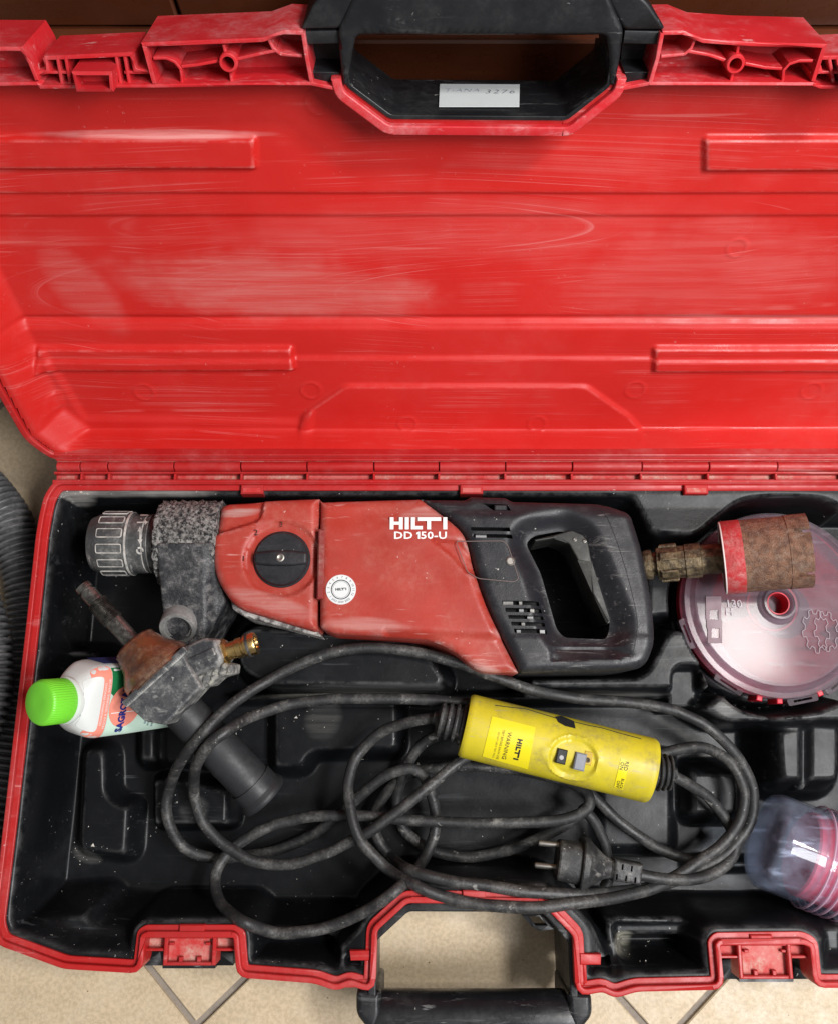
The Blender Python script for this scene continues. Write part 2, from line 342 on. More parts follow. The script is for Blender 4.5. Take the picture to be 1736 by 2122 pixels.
STEELD = M('dark_steel', (.20, .19, .175), .30, metal=.85, mott2=(.07, .065, .06), mscale=80, bump=.2)
STEEL = M('steel', (.30, .285, .26), .42, metal=.9, dust=.6, dustcol=(.12, .09, .06), dscale=60)
BRASS = M('brass', (.62, .42, .16), .3, metal=1.0, mott2=(.42, .30, .13), mscale=70, bump=.1)
AMBER = M('grimy_amber_plastic', (.13, .042, .018), .2, mott2=(.07, .028, .018), mscale=45, dust=.6, dustcol=(.42, .30, .20), dscale=34, bump=.15)
BLOCK = M('dusty_alloy_block', (.028, .030, .034), .40, mott2=(.05, .052, .056), mscale=60, dust=.85, dustcol=(.30, .30, .285), dscale=50, scr=.8, scrcol=(.45, .45, .42), scrscale=(60, 60, 60), bump=.35, bscale=240, edge=1.0, edgecol=(.55, .54, .50), speck=.5)
RUST = M('rusty_steel', (.25, .128, .078), .6, metal=.25, mott2=(.14, .072, .046), mscale=120, dust=.8, dustcol=(.36, .28, .22), dscale=160, scr=.5, scrcol=(.42, .36, .30), scrscale=(30, 120, 120), bump=1.2, bscale=650)
RUSTB = M('tarnished_brassy_steel', (.17, .125, .07), .5, metal=.55, mott2=(.05, .036, .022), mscale=130, dust=.7, dustcol=(.36, .29, .19), dscale=80, bump=.8, bscale=300)
REDP = M('chipped_red_paint', (.50, .03, .035), .5, dust=.9, dustcol=(.62, .36, .34), dscale=70, scr=1.0, scrcol=(.30, .17, .12), scrscale=(60, 90, 60), mott2=(.42, .05, .05), mscale=60, bump=.5)
WHITEE = M('white_edge', (.7, .62, .60), .7)
YEL = M('yellow_plastic', (.56, .46, .02), .42, dust=1.0, dustcol=(.27, .225, .07), dscale=30, scr=.9, scrcol=(.36, .32, .18), scrscale=(20, 80, 60), speck=.9, speckcol=(.10, .085, .03), mott=.10)
YELP = M('yellow_sticker', (.72, .60, .012), .3)
YELC = M('yellow_clear_window', (.78, .62, .20), .25)
GREYB = M('grey_button', (.20, .21, .24), .4)
INK = M('black_ink', (.012, .012, .012), .5)
FADE = M('faded_ink', (.22, .18, .02), .5)
FADEB = M('faint_pen', (.32, .36, .42), .6)
PENB = M('pen', (.12, .13, .16), .6)
WHITE = M('white_print', (.82, .80, .77), .45, dust=.3, dustcol=(.6, .4, .38), dscale=60)
PAPER = M('white_paper_label', (.64, .67, .67), .5)
GREYP = M('grey_print', (.36, .36, .36), .5)
GREENC = M('green_cap', (.17, .62, .035), .38, mott=.06)
BOTW = M('white_bottle_plastic', (.64, .66, .64), .32)
SALM = M('salmon_label', (.80, .27, .20), .4)
DGREEN = M('green_label', (.012, .16, .05), .35)
BLUEL = M('blue_label', (.05, .06, .22), .4)
NAVY = M('navy_print', (.02, .03, .20), .4)
MINT = M('mint_label', (.55, .72, .60), .4)
def milky(name, tint, haze, hcol, rough, scale=16.0, hv=.5, ior=1.3):
    m = M(name, hcol, .35); nt = m.node_tree; N = nt.nodes; L = nt.links; pb = N['Principled BSDF']; out = N['Material Output']
    tr = N.new('ShaderNodeBsdfTransparent'); tr.inputs[0].default_value = (*tint, 1); gl = N.new('ShaderNodeBsdfGlossy'); gl.inputs['Roughness'].default_value = rough
    tc = N.new('ShaderNodeTexCoord'); n1 = N.new('ShaderNodeTexNoise'); n1.inputs['Scale'].default_value = scale; n1.inputs['Detail'].default_value = 6; n1.inputs['Roughness'].default_value = .7; L.new(tc.outputs['Object'], n1.inputs['Vector'])
    mp = N.new('ShaderNodeMapping'); mp.inputs['Scale'].default_value = (20, 110, 60); mp.inputs['Rotation'].default_value = (0, 0, .5); L.new(tc.outputs['Object'], mp.inputs['Vector'])
    n2 = N.new('ShaderNodeTexNoise'); n2.inputs['Scale'].default_value = 1; n2.inputs['Detail'].default_value = 5; L.new(mp.outputs[0], n2.inputs['Vector'])
    r1 = N.new('ShaderNodeMapRange'); r1.inputs[1].default_value = .3; r1.inputs[2].default_value = .75; r1.inputs[3].default_value = haze*(1-hv); r1.inputs[4].default_value = haze*(1+hv); L.new(n1.outputs['Fac'], r1.inputs[0])
    r2 = N.new('ShaderNodeMapRange'); r2.inputs[1].default_value = .58; r2.inputs[2].default_value = .72; r2.inputs[3].default_value = 0; r2.inputs[4].default_value = .25; L.new(n2.outputs['Fac'], r2.inputs[0])
    ad = N.new('ShaderNodeMath'); ad.use_clamp = True; L.new(r1.outputs[0], ad.inputs[0]); L.new(r2.outputs[0], ad.inputs[1])
    m1 = N.new('ShaderNodeMixShader'); L.new(ad.outputs[0], m1.inputs[0]); L.new(tr.outputs[0], m1.inputs[1]); L.new(pb.outputs[0], m1.inputs[2])
    fr = N.new('ShaderNodeFresnel'); fr.inputs[0].default_value = ior; ge = N.new('ShaderNodeNewGeometry'); iv = N.new('ShaderNodeMath'); iv.operation = 'SUBTRACT'; iv.inputs[0].default_value = 1.0; L.new(ge.outputs['Backfacing'], iv.inputs[1])
    fm = N.new('ShaderNodeMath'); fm.operation = 'MULTIPLY'; L.new(fr.outputs[0], fm.inputs[0]); L.new(iv.outputs[0], fm.inputs[1]); m2 = N.new('ShaderNodeMixShader'); L.new(fm.outputs[0], m2.inputs[0])
    pb.inputs['Specular IOR Level'].default_value = .1; L.new(m1.outputs[0], m2.inputs[1]); L.new(gl.outputs[0], m2.inputs[2])
    L.new(m2.outputs[0], out.inputs['Surface']); return m
CLEAR = milky('frosted_clear_plastic', (.92, .83, .88), .26, (.27, .22, .25), .11, 10.0, .6, 1.19)
CLEARJ = milky('clear_jar_plastic', (.96, .98, 1.0), .09, (.60, .68, .90), .06, 26.0, .9, 1.42)
RIBJ = milky('pink_clear_rib', (.95, .85, .90), .40, (.72, .50, .60), .06, 26.0, .4, 1.4)
REDIN = M('red_insert', (.60, .02, .04), .45)
REDRIM = M('scuffed_red_rim', (.52, .016, .022), .42, mott=.08, dust=.75, dustcol=(.62, .26, .27), dscale=14, scr=.7, scrcol=(.75, .45, .45), scrscale=(20, 60, 60), speck=.4, bump=.08)
DUSK = M('mauve_print', (.20, .13, .15), .5)
HOSE = M('hose_plastic', (.075, .076, .080), .42, dust=.7, dustcol=(.30, .295, .29), dscale=34, speck=.4, bump=.1)
TILE = M('beige_floor_tile', (.57, .45, .30), .42, mott2=(.46, .36, .235), mscale=230, dust=.6, dustcol=(.63, .53, .40), dscale=30, speck=.6, speckcol=(.26, .18, .11), bump=.10, mott=.06)
GROUT = M('grout', (.22, .185, .155), .85, bump=.5, mott2=(.27, .23, .19), mscale=60)
WOOD = M('brown_varnished_wood', (.080, .021, .008), .34, scr=1.0, scrcol=(.125, .040, .015), scrscale=(2, 60, 14), mott=.2, bump=.05)
WOODD = M('dark_wood', (.03, .011, .006), .5, scr=.8, scrcol=(.055, .022, .012), scrscale=(2, 60, 14))
CRUMB = M('plaster_crumb', (.62, .58, .52), .9, bump=.5)
# ------------------------------------------------------------------ setting: floor and cabinet
def sheet(name, x0, x1, y0, y1, z, mat):
    o = mk(name, [(x0, y0, z), (x1, y0, z), (x1, y1, z), (x0, y1, z)], [(0, 1, 2, 3)], mat, None, smooth=False); o['kind'] = 'structure'; return o
floor = sheet('floor', -2.5, 2.5, -2.5, 2.5, -.005, GROUT)
pa, pb = P(405, 2128, 0), P(1372, 2167, 0); dd = (pb-pa)[:2]; diag = np.linalg.norm(dd); side = diag/math.sqrt(2); ang = math.atan2(dd[1], dd[0])-rad(45)
e1 = np.array([math.cos(ang), math.sin(ang)]); e2 = np.array([-e1[1], e1[0]])
TF = Frame((0, 0, 0), (e1[0], e1[1], 0), (e2[0], e2[1], 0), (0, 0, 1)); g = .0036
tv, tf = boxmesh(TF, g, side-g, g, side-g, -.012, 0, .0012); tm = None
for i in range(-3, 4):
    for j in range(-3, 4):
        c = pa[:2]+e1*side*i+e2*side*j; mid = c+(e1+e2)*side/2
        if abs(mid[0]) > .85 or not -1.0 < mid[1] < .75: continue
        if tm is None: t = mk('tile', tv, tf, TILE, floor, smooth=False); tm = t.data
        else: t = bpy.data.objects.new('tile', tm); C.objects.link(t); t.parent = floor
        t.location = (c[0], c[1], 0)
bfront = LF.at(450, 88, 0)[1]; yw = float(LF.w(0, bfront, -.075)[1])+.02
def wz(px, py):
    r = ray(px, py); k = (yw-CAM[1])/r[1]; return CAM+k*r
cab = thing('wooden_cabinet', 'dark brown varnished wooden cabinet front behind the raised red lid', 'cabinet', (0, yw, 0))
CF = Frame((0, yw, 0), (1, 0, 0), (0, 0, 1), (0, -1, 0))
zl = wz(300, 54)[2]; xj = wz(370, 30)[0]
box('plinth', CF, -1.3, 1.3, 0, zl-.004, -.03, .012, WOOD, cab, .002)
box('door', CF, -1.3, xj-.0015, zl, 1.4, -.03, 0, WOOD, cab, .002)
box('door', CF, xj+.0015, 1.3, zl, 1.4, -.03, 0, WOOD, cab, .002)
box('backing', CF, -1.3, 1.3, 0, 1.4, -.05, -.031, WOODD, cab)

# ------------------------------------------------------------------ the case
case = thing('tool_case', 'open red plastic tool case with black moulded liner and raised lid', 'tool case', (float(P(985, 1500, 0)[0]), float(P(985, 1500, 0)[1]), 0))
RIM = [(1950, 1003), (118, 1003), (100, 1030), (91, 1068), (84, 1110), (64, 1298), (17, 1714), (-8, 1915), (2, 1949), (134, 1997), (283, 2006), (291, 1938), (301, 1932), (486, 1932), (495, 1940),
       (501, 2015), (655, 2027), (697, 2042), (724, 2030), (766, 2044), (770, 1924), (840, 1860), (1128, 1863), (1199, 1936), (1204, 2052), (1250, 2044), (1275, 2057), (1316, 2044),
       (1489, 2040), (1481, 1957), (1490, 1948), (1668, 1946), (1689, 1957), (1697, 2036), (1950, 2036)]
rimp = BF.pts(RIM, ZR)
def smooth_open(p, r, n=3):
    out = [p[0]]
    for i in range(1, len(p)-1):
        a, b, c = map(np.array, (p[i-1], p[i], p[i+1])); la, lc = np.linalg.norm(a-b), np.linalg.norm(c-b); t = min(r, .4*la, .4*lc)
        A, B = b+(a-b)/la*t, b+(c-b)/lc*t
        for k in range(n+1): u = k/n; out.append(tuple((1-u)**2*A+2*u*(1-u)*b+u*u*B))
    return out+[p[-1]]
rs = smooth_open(rimp, .006)
relief('rim_channel', BF, strip(rs, .0105, 0), ZR-.006, ZR-.03, RED, case, r=.0008)
lipp = strip(rs, .0055, -1)
relief('rim_lip', BF, lipp, ZR, ZR-.02, RED, case, r=.0015)
shell = [tuple(q) for q in rs]
relief('outer_shell', BF, strip(shell, .004, 0), ZR-.012, .006, HBLACK, case)
# liner height field
ZF = .022
gx = np.arange(P(-20, 1900, ZR)[0], .56, .0021); gy = np.arange(P(868, 2070, ZR)[1], P(868, 1000, ZR)[1], .0021)
X, Y = np.meshgrid(gx, gy); poly = rs
dr = -sdf(X, Y, poly)
H = np.full(X.shape, ZF)
def feat(pts, z, e=.012, r=.008, mode='set', zp=None):
    global H
    p = fillet(BF.pts(pts, zp if zp is not None else z), r); d = sdf(X, Y, p); s = sstep(.5-d/e)
    zz = z(X, Y) if callable(z) else z
    if mode == 'max': H = np.maximum(H, H+(zz-H)*s)
    else: H = H+(zz-H)*s
feat([(166, 1545), (226, 1545), (228, 1640), (246, 1658), (277, 1666), (270, 1784), (154, 1772)], .050, .018, .014)
feat([(282, 1500), (331, 1500), (331, 1587), (282, 1587)], .048, .018, .012)
feat([(60, 1336), (200, 1338), (212, 1352), (200, 1372), (60, 1372)], .080, .018)
feat([(310, 1612), (350, 1605), (480, 1632), (478, 1716), (312, 1718)], .062, .014, .008)
feat([(330, 1470), (420, 1480), (420, 1600), (330, 1590)], .042, .022, .014)
feat([(560, 1450), (832, 1450), (832, 1562), (650, 1566), (630, 1600), (560, 1600)], .046, .018, .012)
feat([(1238, 1560), (1396, 1560), (1396, 1765), (1238, 1765)], .034, .016, .012)
feat([(1420, 1590), (1545, 1590), (1545, 1700), (1424, 1700)], .052, .020, .012)
feat([(1425, 1785), (1600, 1785), (1600, 1802), (1425, 1802)], .036, .014)
feat([(1590, 1492), (1760, 1480), (1760, 1640), (1600, 1640)], .085, .030, .02)
feat([(1655, 1480), (1672, 1480), (1672, 1640), (1655, 1640)], .078, .008)
# front ledges
feat([(30, 1885), (185, 1872), (205, 1895), (300, 1908), (505, 1900), (545, 1925), (545, 2050), (270, 2050), (100, 2040), (-40, 1960)], .098, .030, .01)
feat([(500, 1905), (730, 1905), (730, 2050), (500, 2050)], .085, .02)
feat([(528, 1932), (696, 1930), (700, 1990), (530, 1985)], .045, .014)
feat([(1240, 1890), (1490, 1900), (1760, 1905), (1760, 2060), (1240, 2060)], .102, .022, .01)
feat([(1268, 1912), (1430, 1912), (1440, 1952), (1462, 2012), (1296, 2018), (1272, 1960)], .055, .016)
feat([(1265, 1905), (1432, 1905), (1432, 1945), (1270, 1945)], .088, .012)
feat([(700, 2050), (698, 1962), (712, 1946), (828, 1822), (1142, 1824), (1236, 1915), (1266, 1985), (1268, 2060)], .117, .012, .01)
feat([(722, 1968), (775, 1968), (775, 2060), (722, 2060)], .085, .004, .002)
feat([(1196, 1970), (1252, 1972), (1252, 2060), (1196, 2060)], .085, .004, .002)
# ledge dividing upper and lower compartments and humps by the drill
feat([(470, 1440), (1500, 1440), (1505, 1452), (470, 1452)], .070, .012)
feat([(484, 1306), (522, 1286), (680, 1300), (879, 1318), (934, 1405), (920, 1436), (548, 1432), (480, 1392)], .100, .020, .02)
feat([(1090, 1398), (1330, 1394), (1362, 1330), (1376, 1304), (1403, 1294), (1430, 1304), (1470, 1384), (1486, 1436), (1088, 1436)], .106, .016, .014)
feat([(1384, 1392), (1396, 1384), (1436, 1384), (1444, 1394), (1446, 1470), (1380, 1470)], .078, .008, .006)
feat([(1330, 1060), (1420, 1130), (1460, 1180), (1460, 1280), (1330, 1290)], .068, .02)
feat([(1492, 1430), (1540, 1464), (1600, 1478), (1680, 1470), (1760, 1440), (1760, 1500), (1505, 1506), (1440, 1470)], .100, .014, .01)
# round well of the disc box
dc = P(1614, 1250, .1); Rw = np.hypot(X-dc[0], Y-dc[1]); 
feat([(1288, 990), (1298, 1026), (1315, 1056), (1347, 1111), (1446, 1118), (1492, 1077), (1538, 1043), (1605, 1027), (1690, 1034), (1760, 1070), (1760, 990)], .118, .014, .012)
H = H+(.045-H)*sstep(.5-(Rw-.107)/.010)*(Y > P(868, 1500, .1)[1])
# wall up to the rim
wz_ = ZR-.009
edgeh = sstep(1-(dr-.0075)/.017); H = np.maximum(H, H+(wz_-H)*edgeh)
H = np.where(dr < .006, np.maximum(H, wz_), H)
nz = lambda s, a: a*(np.sin(X*s+np.cos(Y*s*.7)*2)*np.cos(Y*s*1.1+np.sin(X*s*.6)*2))
H += nz(30, .0004)+nz(95, .00008)
ok = dr > -.001
idx = -np.ones(X.shape, int); idx[ok] = np.arange(ok.sum())
q = ok[:-1, :-1] & ok[1:, :-1] & ok[:-1, 1:] & ok[1:, 1:]
ii = np.argwhere(q); Fq = np.stack([idx[ii[:, 0], ii[:, 1]], idx[ii[:, 0], ii[:, 1]+1], idx[ii[:, 0]+1, ii[:, 1]+1], idx[ii[:, 0]+1, ii[:, 1]]], 1)
mk('liner', np.stack([X[ok], Y[ok], H[ok]], 1), Fq, BLACK, case, sharp=80)
def hz(x, y):
    i = int(np.clip((y-gy[0])/.0021, 0, len(gy)-1)); j = int(np.clip((x-gx[0])/.0021, 0, len(gx)-1)); return float(H[i, j])
# hinge: pocket strip on the base, knuckles, lid strip
ys0, ys1 = P(868, 1000, ZR)[1], P(868, 977, ZR)[1]; xl, xr = P(110, 985, ZR)[0], P(1900, 985, ZR)[0]
box('hinge_strip', BF, xl, xr, ys0, ys1+.006, ZR-.022, ZR-.010, REDDUST, case)
box('hinge_strip_edge', BF, xl, xr, ys0-.0005, ys0+.003, ZR-.0095, ZR+.001, RED, case, .0008)
box('hinge_strip_edge', BF, xl, xr, ys1-.002, ys1+.0005, ZR-.0095, ZR-.001, RED, case, .0008)
kx = [118, 168, 225, 362, 500, 637, 775, 909, 1046, 1184, 1328, 1467, 1608, 1748, 1888]
for x in kx[1:]:
    a = P(x, 988, ZR)[0]; box('hinge_rib', BF, a-.0012, a+.0012, ys0+.003, ys1-.002, ZR-.0095, ZR+.0002, RED, case, .0006)
yk = P(868, 966, ZR)[1]
for i in range(len(kx)-1):
    a, b = P(kx[i], 966, ZR)[0]+.0006, P(kx[i+1], 966, ZR)[0]-.0006; r = .0058 if i % 2 else .0052
    lathe('hinge_knuckle', [(r*.9, 0), (r, .0006), (r, b-a-.0006), (r*.9, b-a)], (a, yk, ZR-.001), (1, 0, 0), RED, case, 20)
for x0, x1 in ((499, 545), (953, 1000), (1418, 1467)):
    n = pxbox('rim_tab', BF, x0, x1, 1004, 1023, ZR-.02, ZR-.001, RED, case, .001)
    pxbox('tab_recess', BF, x0+5, x1-5, 1011, 1020, ZR-.0009, ZR-.0004, REDDUST, case)
for x0, x1, y0, y1 in ((371, 424, 1917, 1934), (1555, 1600, 1938, 1950), (958, 1006, 1846, 1862)):
    pxbox('rim_tab', BF, x0, x1, y0, y1, ZR-.02, ZR-.003, RED, case, .001)
# latches on the base front
def latch(x0, x1, y0, y1):
    m = (x0+x1)/2; k = (x1-x0)/195.0
    L = pxbox('latch_plate', BF, m-46*k, m+46*k, y0+8, y1-16, ZR-.03, ZR-.014, REDDUST, case, .001)
    pxbox('latch_side', BF, x0+7*k, m-46*k, y0+12, y0+36, ZR-.03, ZR-.016, REDDUST, L, .001)
    pxbox('latch_side', BF, m+46*k, x1-7*k, y0+12, y0+36, ZR-.03, ZR-.016, REDDUST, L, .001)
    for s in (-1, 1): pxbox('latch_cheek', BF, m+s*48*k-4, m+s*48*k+4, y0+6, y1-12, ZR-.031, ZR-.006, RED, L, .001)
    for s in (-1, 1): pxbox('latch_bar', BF, m+s*72*k-22*k, m+s*72*k+22*k, y0+34, y0+40, ZR-.03, ZR-.008, RED, L, .0008)
    pxbox('latch_lip', BF, m-46*k, m+46*k, y1-19, y1-12, ZR-.03, ZR-.007, RED, L, .0008)
    pxbox('latch_bar', BF, m-46*k, m+46*k, y0+10, y0+14, ZR-.0139, ZR-.008, RED, L, .0006)
    for u in (-18, 18): pxbox('latch_tooth', BF, m+u*k-4, m+u*k+4, y1-30, y1-19, ZR-.0139, ZR-.009, RED, L, .0006)
    for u in (-36, 36): pxbox('latch_tooth', BF, m+u*k-5, m+u*k+5, y0+22, y0+28, ZR-.0139, ZR-.009, RED, L, .0006)
    relief('latch_clip', BF, BF.pts([(x0+8, y0+38), (m-54*k, y0+36), (m-52*k, y1-8), (m+52*k, y1-8), (m+54*k, y0+36), (x1-8, y0+38), (x1-10, y1-14), (x0+10, y1-14)], .07), .075, .01, HBLACK, L, r=.002)
latch(291, 495, 1932, 2014); latch(1481, 1690, 1947, 2042)
# base handle and its brackets
def bracket(pts): return BF.pts(pts, ZR)
for s, q in (('l', [(724, 1974), (766, 1972), (766, 1994), (726, 1994)]), ('r', [(1203, 1979), (1247, 1981), (1246, 2003), (1203, 2003)])):
    relief('handle_bracket', BF, bracket(q), ZR-.004, ZR-.03, RED, case, r=.0012)
for q in ([(698, 2037), (766, 2033), (767, 2051), (702, 2051)], [(1203, 2046), (1258, 2046), (1262, 2062), (1203, 2060)], [(755, 1994), (764, 1994), (764, 2034), (753, 2032)], [(1208, 2003), (1216, 2003), (1218, 2040), (1210, 2046)]):
    relief('handle_bracket', BF, bracket(q), ZR-.005, ZR-.03, RED, case, r=.0012)
pxbox('bracket_pocket', BF, 728, 764, 1994, 2036, ZR-.05, ZR-.022, RED, case)
pxbox('bracket_pocket', BF, 1206, 1248, 2003, 2048, ZR-.05, ZR-.022, RED, case)
frm = smooth_open(BF.pts([(779, 2075), (779, 1952), (846, 1890), (1122, 1891), (1176, 1952), (1182, 2075)], ZR-.012), .004)
hd = relief('base_handle_frame', BF, strip(frm, .0075, 1), ZR-.012, .02, HBLACK, case, r=.0015)
for q in ([(738, 2054), (786, 2056), (790, 2062), (790, 2110), (772, 2150), (738, 2105)], [(1176, 2062), (1182, 2058), (1226, 2060), (1228, 2106), (1195, 2152), (1176, 2110)]):
    relief('handle_arm', BF, fillet(BF.pts(q, .118), .006), .118, .03, HBLACK, case, r=.006)
gpath = [P(x, 2106, .095) for x in (776, 800, 900, 980, 1060, 1160, 1190)]
V, Fc = tubemesh(gpath, [.022, .0245, .024, .024, .024, .0245, .022], 24); mk('grip_bar', V, Fc, HBLACK, case)
relief('cable_clip', BF, BF.pts([(1076, 1893), (1118, 1893), (1150, 1926), (1118, 1930), (1102, 1922)], .11), .112, .10, HBLACK, case, r=.002,
       holes=[BF.pts([(1094, 1899), (1116, 1899), (1134, 1918), (1108, 1918)], .11)])

# ------------------------------------------------------------------ the lid
wf = -.044
LO = [(113, 945), (62, 908), (0, 800), (-118, 592), (-150, 400), (-170, 180), (700, 180), (715, 194), (806, 262), (1177, 265), (1268, 192), (1284, 180), (2050, 180), (2000, 592), (1960, 800), (1905, 908), (1860, 945)]
lo = LF.pts(LO, 0)
lx = np.arange(min(p[0] for p in lo)-.01, .56, .0019); lb = np.arange(.004, LF.at(868, 165, 0)[1]+.02, .0015)
X, Y = np.meshgrid(lx, lb); d = -sdf(X, Y, lo)
Hl = np.full(X.shape, wf)
def lfeat(pts, dz, e=.008, r=.004, z=wf, add=True):
    global Hl
    p = fillet(LF.pts(pts, z), r); s = sstep(.5-sdf(X, Y, p)/e); Hl = Hl+dz*s
big = 5000
lfeat([(-300, -400), (2400, -400), (2400, 396), (-300, 396)], .0024, .004)
lfeat([(-300, -400), (2400, -400), (2400, 445), (-300, 445)], .0022, .005)
lfeat([(-300, 664), (2400, 664), (2400, 1300), (-300, 1300)], .004, .006)
lfeat([(-300, 655), (2400, 655), (2400, 674), (-300, 674)], -.0022, .006, .001)
lfeat([(-300, 735), (2400, 735), (2400, 1300), (-300, 1300)], .003, .006)
lfeat([(-120, 276), (531, 278), (533, 342), (-120, 342)], .0055, .0055, .003)
lfeat([(1455, 278), (2100, 278), (2100, 346), (1455, 346)], .0055, .0055, .003)
lfeat([(82, 712), (606, 713), (612, 756), (84, 756)], .0058, .0055, .003)
lfeat([(1352, 712), (1900, 712), (1900, 758), (1350, 758)], .0058, .0055, .003)
lfeat([(716, 788), (1212, 788), (1300, 850), (1330, 884), (1255, 896), (705, 896), (620, 882), (630, 846)], .0036, .005, .006)
lfeat([(105, 800), (130, 797), (140, 825), (110, 835)], .002, .004, .002)
lfeat([(0, 700), (96, 716), (180, 855), (620, 862), (650, 838), (600, 1200), (-200, 1200)], .003, .010)
for cx, cy, rx, ry in ((660, 212, 25, 22), (299, 811, 20, 13), (645, 808, 20, 12), (844, 872, 18, 12), (1111, 872, 18, 12), (1315, 806, 20, 12), (1680, 808, 20, 12), (1530, 520, 20, 14)):
    c = LF.at(cx, cy, wf+.006); rr = LF.at(cx+rx, cy, wf+.006)[0]-c[0]; R = np.hypot(X-c[0], Y-c[1]); Hl += .0009*np.exp(-((R-rr)/.0011)**2)
bw = LF.at(868, 890, wf+.007)[1]
Hl = np.maximum(Hl, np.where(Y < bw+.006, Hl+(-.004-Hl)*sstep((bw+.004-Y)/(bw-.008)), Hl))
dl = -sdf(X, Y, [(p[0], p[1]) for p in [(lo[0][0], -.4), *lo[:6], (lo[5][0], 1.2), (lo[-5][0], 1.2), *lo[-5:], (lo[-1][0], -.4)]])
Hl = np.maximum(Hl, Hl+(-.003-Hl)*sstep(1-(dl-.005)/.030))
nz = lambda s, a: a*(np.sin(X*s+np.cos(Y*s*.8)*2)*np.cos(Y*s*1.1+np.sin(X*s*.5)*2))
Hl += nz(16, .0005)+nz(45, .00015)
ok = (d > .001); idx = -np.ones(X.shape, int); idx[ok] = np.arange(ok.sum())
q = ok[:-1, :-1] & ok[1:, :-1] & ok[:-1, 1:] & ok[1:, 1:]; ii = np.argwhere(q)
Fq = np.stack([idx[ii[:, 0], ii[:, 1]], idx[ii[:, 0], ii[:, 1]+1], idx[ii[:, 0]+1, ii[:, 1]+1], idx[ii[:, 0]+1, ii[:, 1]]], 1)
VV = LF.O+X[ok][:, None]*LF.ex+Y[ok][:, None]*LF.ey+Hl[ok][:, None]*LF.ez
lid = mk('lid', VV, Fq, REDLID, case, sharp=80)
# lid edge lips and back
edge = smooth_open([lo[i] for i in (-1, 0, 1, 2, 3, 4, 5)], .01)
relief('lid_edge', LF, strip(edge, .007, 1), .0005, -.02, RED, lid, r=.0015)
relief('lid_edge', LF, strip([lo[i] for i in (-5, -4, -3, -2, -1)], .007, 1), .0005, -.02, RED, lid, r=.0015)
relief('lid_back', LF, lo, wf-.012, wf-.018, RED, lid, cap=True)
relief('lid_wall', LF, strip([tuple(np.array(q)) for q in edge], .003, 1), -.010, wf-.018, RED, lid)
box('hinge_leaf', LF, lo[0][0], lo[-1][0], .002, .012, -.008, -.001, REDDUST, lid, .0006)
box('hinge_leaf_edge', LF, lo[0][0], lo[-1][0], .012, .0145, -.012, .0012, RED, lid, .0008)
box('hinge_leaf_edge', LF, lo[0][0], lo[-1][0], .005, .0075, -.002, .0008, RED, lid, .0006)
# front rim of the lid: ribbed double wall
def lwall(path, th=.0022, top=0.0, bot=-.045, mat=REDRIM, side=0, r=.0006, par=None, name='lid_rib'):
    return relief(name, LF, strip(LF.pts(path, top), th, side), top, bot, mat, par or lid, r=r)
def seg(poly_front, inner_y, x0, x1, ybot, floorpoly, name='lid_rim'):
    pass
DL = -.062
# outer front wall pieces (exterior visible above the rim edge)
lwall([(-190, 100), (44, 101), (62, 130), (76, 166)], .003, 0, DL, name='lid_front_wall')
lwall([(320, 173), (298, 92), (545, 82), (590, 66), (628, 68)], .003, 0, DL, name='lid_front_wall')
lwall([(1372, 68), (1413, 67), (1456, 84), (1555, 91), (1709, 95), (1685, 168)], .003, 0, DL, name='lid_front_wall')
# inner front wall + cavity floors
lwall([(-190, 177), (76, 173), (84, 180), (320, 178), (645, 173), (706, 186)], .0025, 0, wf, name='lid_inner_wall')
lwall([(1276, 186), (1345, 173), (1685, 174), (1700, 180), (2050, 178)], .0025, 0, wf, name='lid_inner_wall')
for q in ([(-190, 100), (44, 100), (76, 166), (78, 176), (-190, 178)], [(298, 92), (545, 82), (590, 66), (628, 68), (648, 173), (320, 176)],
          [(1372, 68), (1413, 67), (1456, 84), (1709, 95), (1685, 175), (1345, 174)]):
    relief('lid_rim_floor', LF, LF.pts(q, 0), -.034, -.05, REDRIM, lid, cap=True)
def boss(x, y, R=.0072, ri=.0048):
    a, b = LF.at(x, y, 0); O = LF.w(a, b, -.033)
    lathe('screw_boss', [(R, 0), (R, .032), (R-.0008, .033), (ri, .033), (ri, .008), (0, .008)], O, LN, REDRIM, lid, 24)
boss(473, 130); boss(1524, 133)
lwall([(463, 92), (468, 112)], .0022, -.004); lwall([(478, 150), (480, 172)], .0022, -.004)
lwall([(376, 138), (410, 134), (453, 126)], .0022, -.004); lwall([(493, 122), (545, 110), (575, 104)], .0022, -.004)
lwall([(318, 121), (345, 120), (362, 128), (374, 142), (377, 170)], .0022, -.004); lwall([(556, 80), (566, 100), (582, 112), (626, 116)], .0022, -.004)
lwall([(628, 68), (636, 120), (646, 172)], .003, 0, -.05)
lwall([(1530, 94), (1527, 113)], .0022, -.004); lwall([(1518, 152), (1514, 170)], .0022, -.004)
lwall([(1505, 126), (1470, 114), (1425, 106)], .0022, -.004); lwall([(1544, 132), (1585, 140), (1620, 142)], .0022, -.004)
lwall([(1684, 126), (1655, 126), (1636, 132), (1624, 145), (1622, 168)], .0022, -.004); lwall([(1440, 80), (1432, 100), (1418, 112), (1370, 117)], .0022, -.004)
lwall([(1372, 68), (1362, 120), (1347, 172)], .003, 0, -.05)
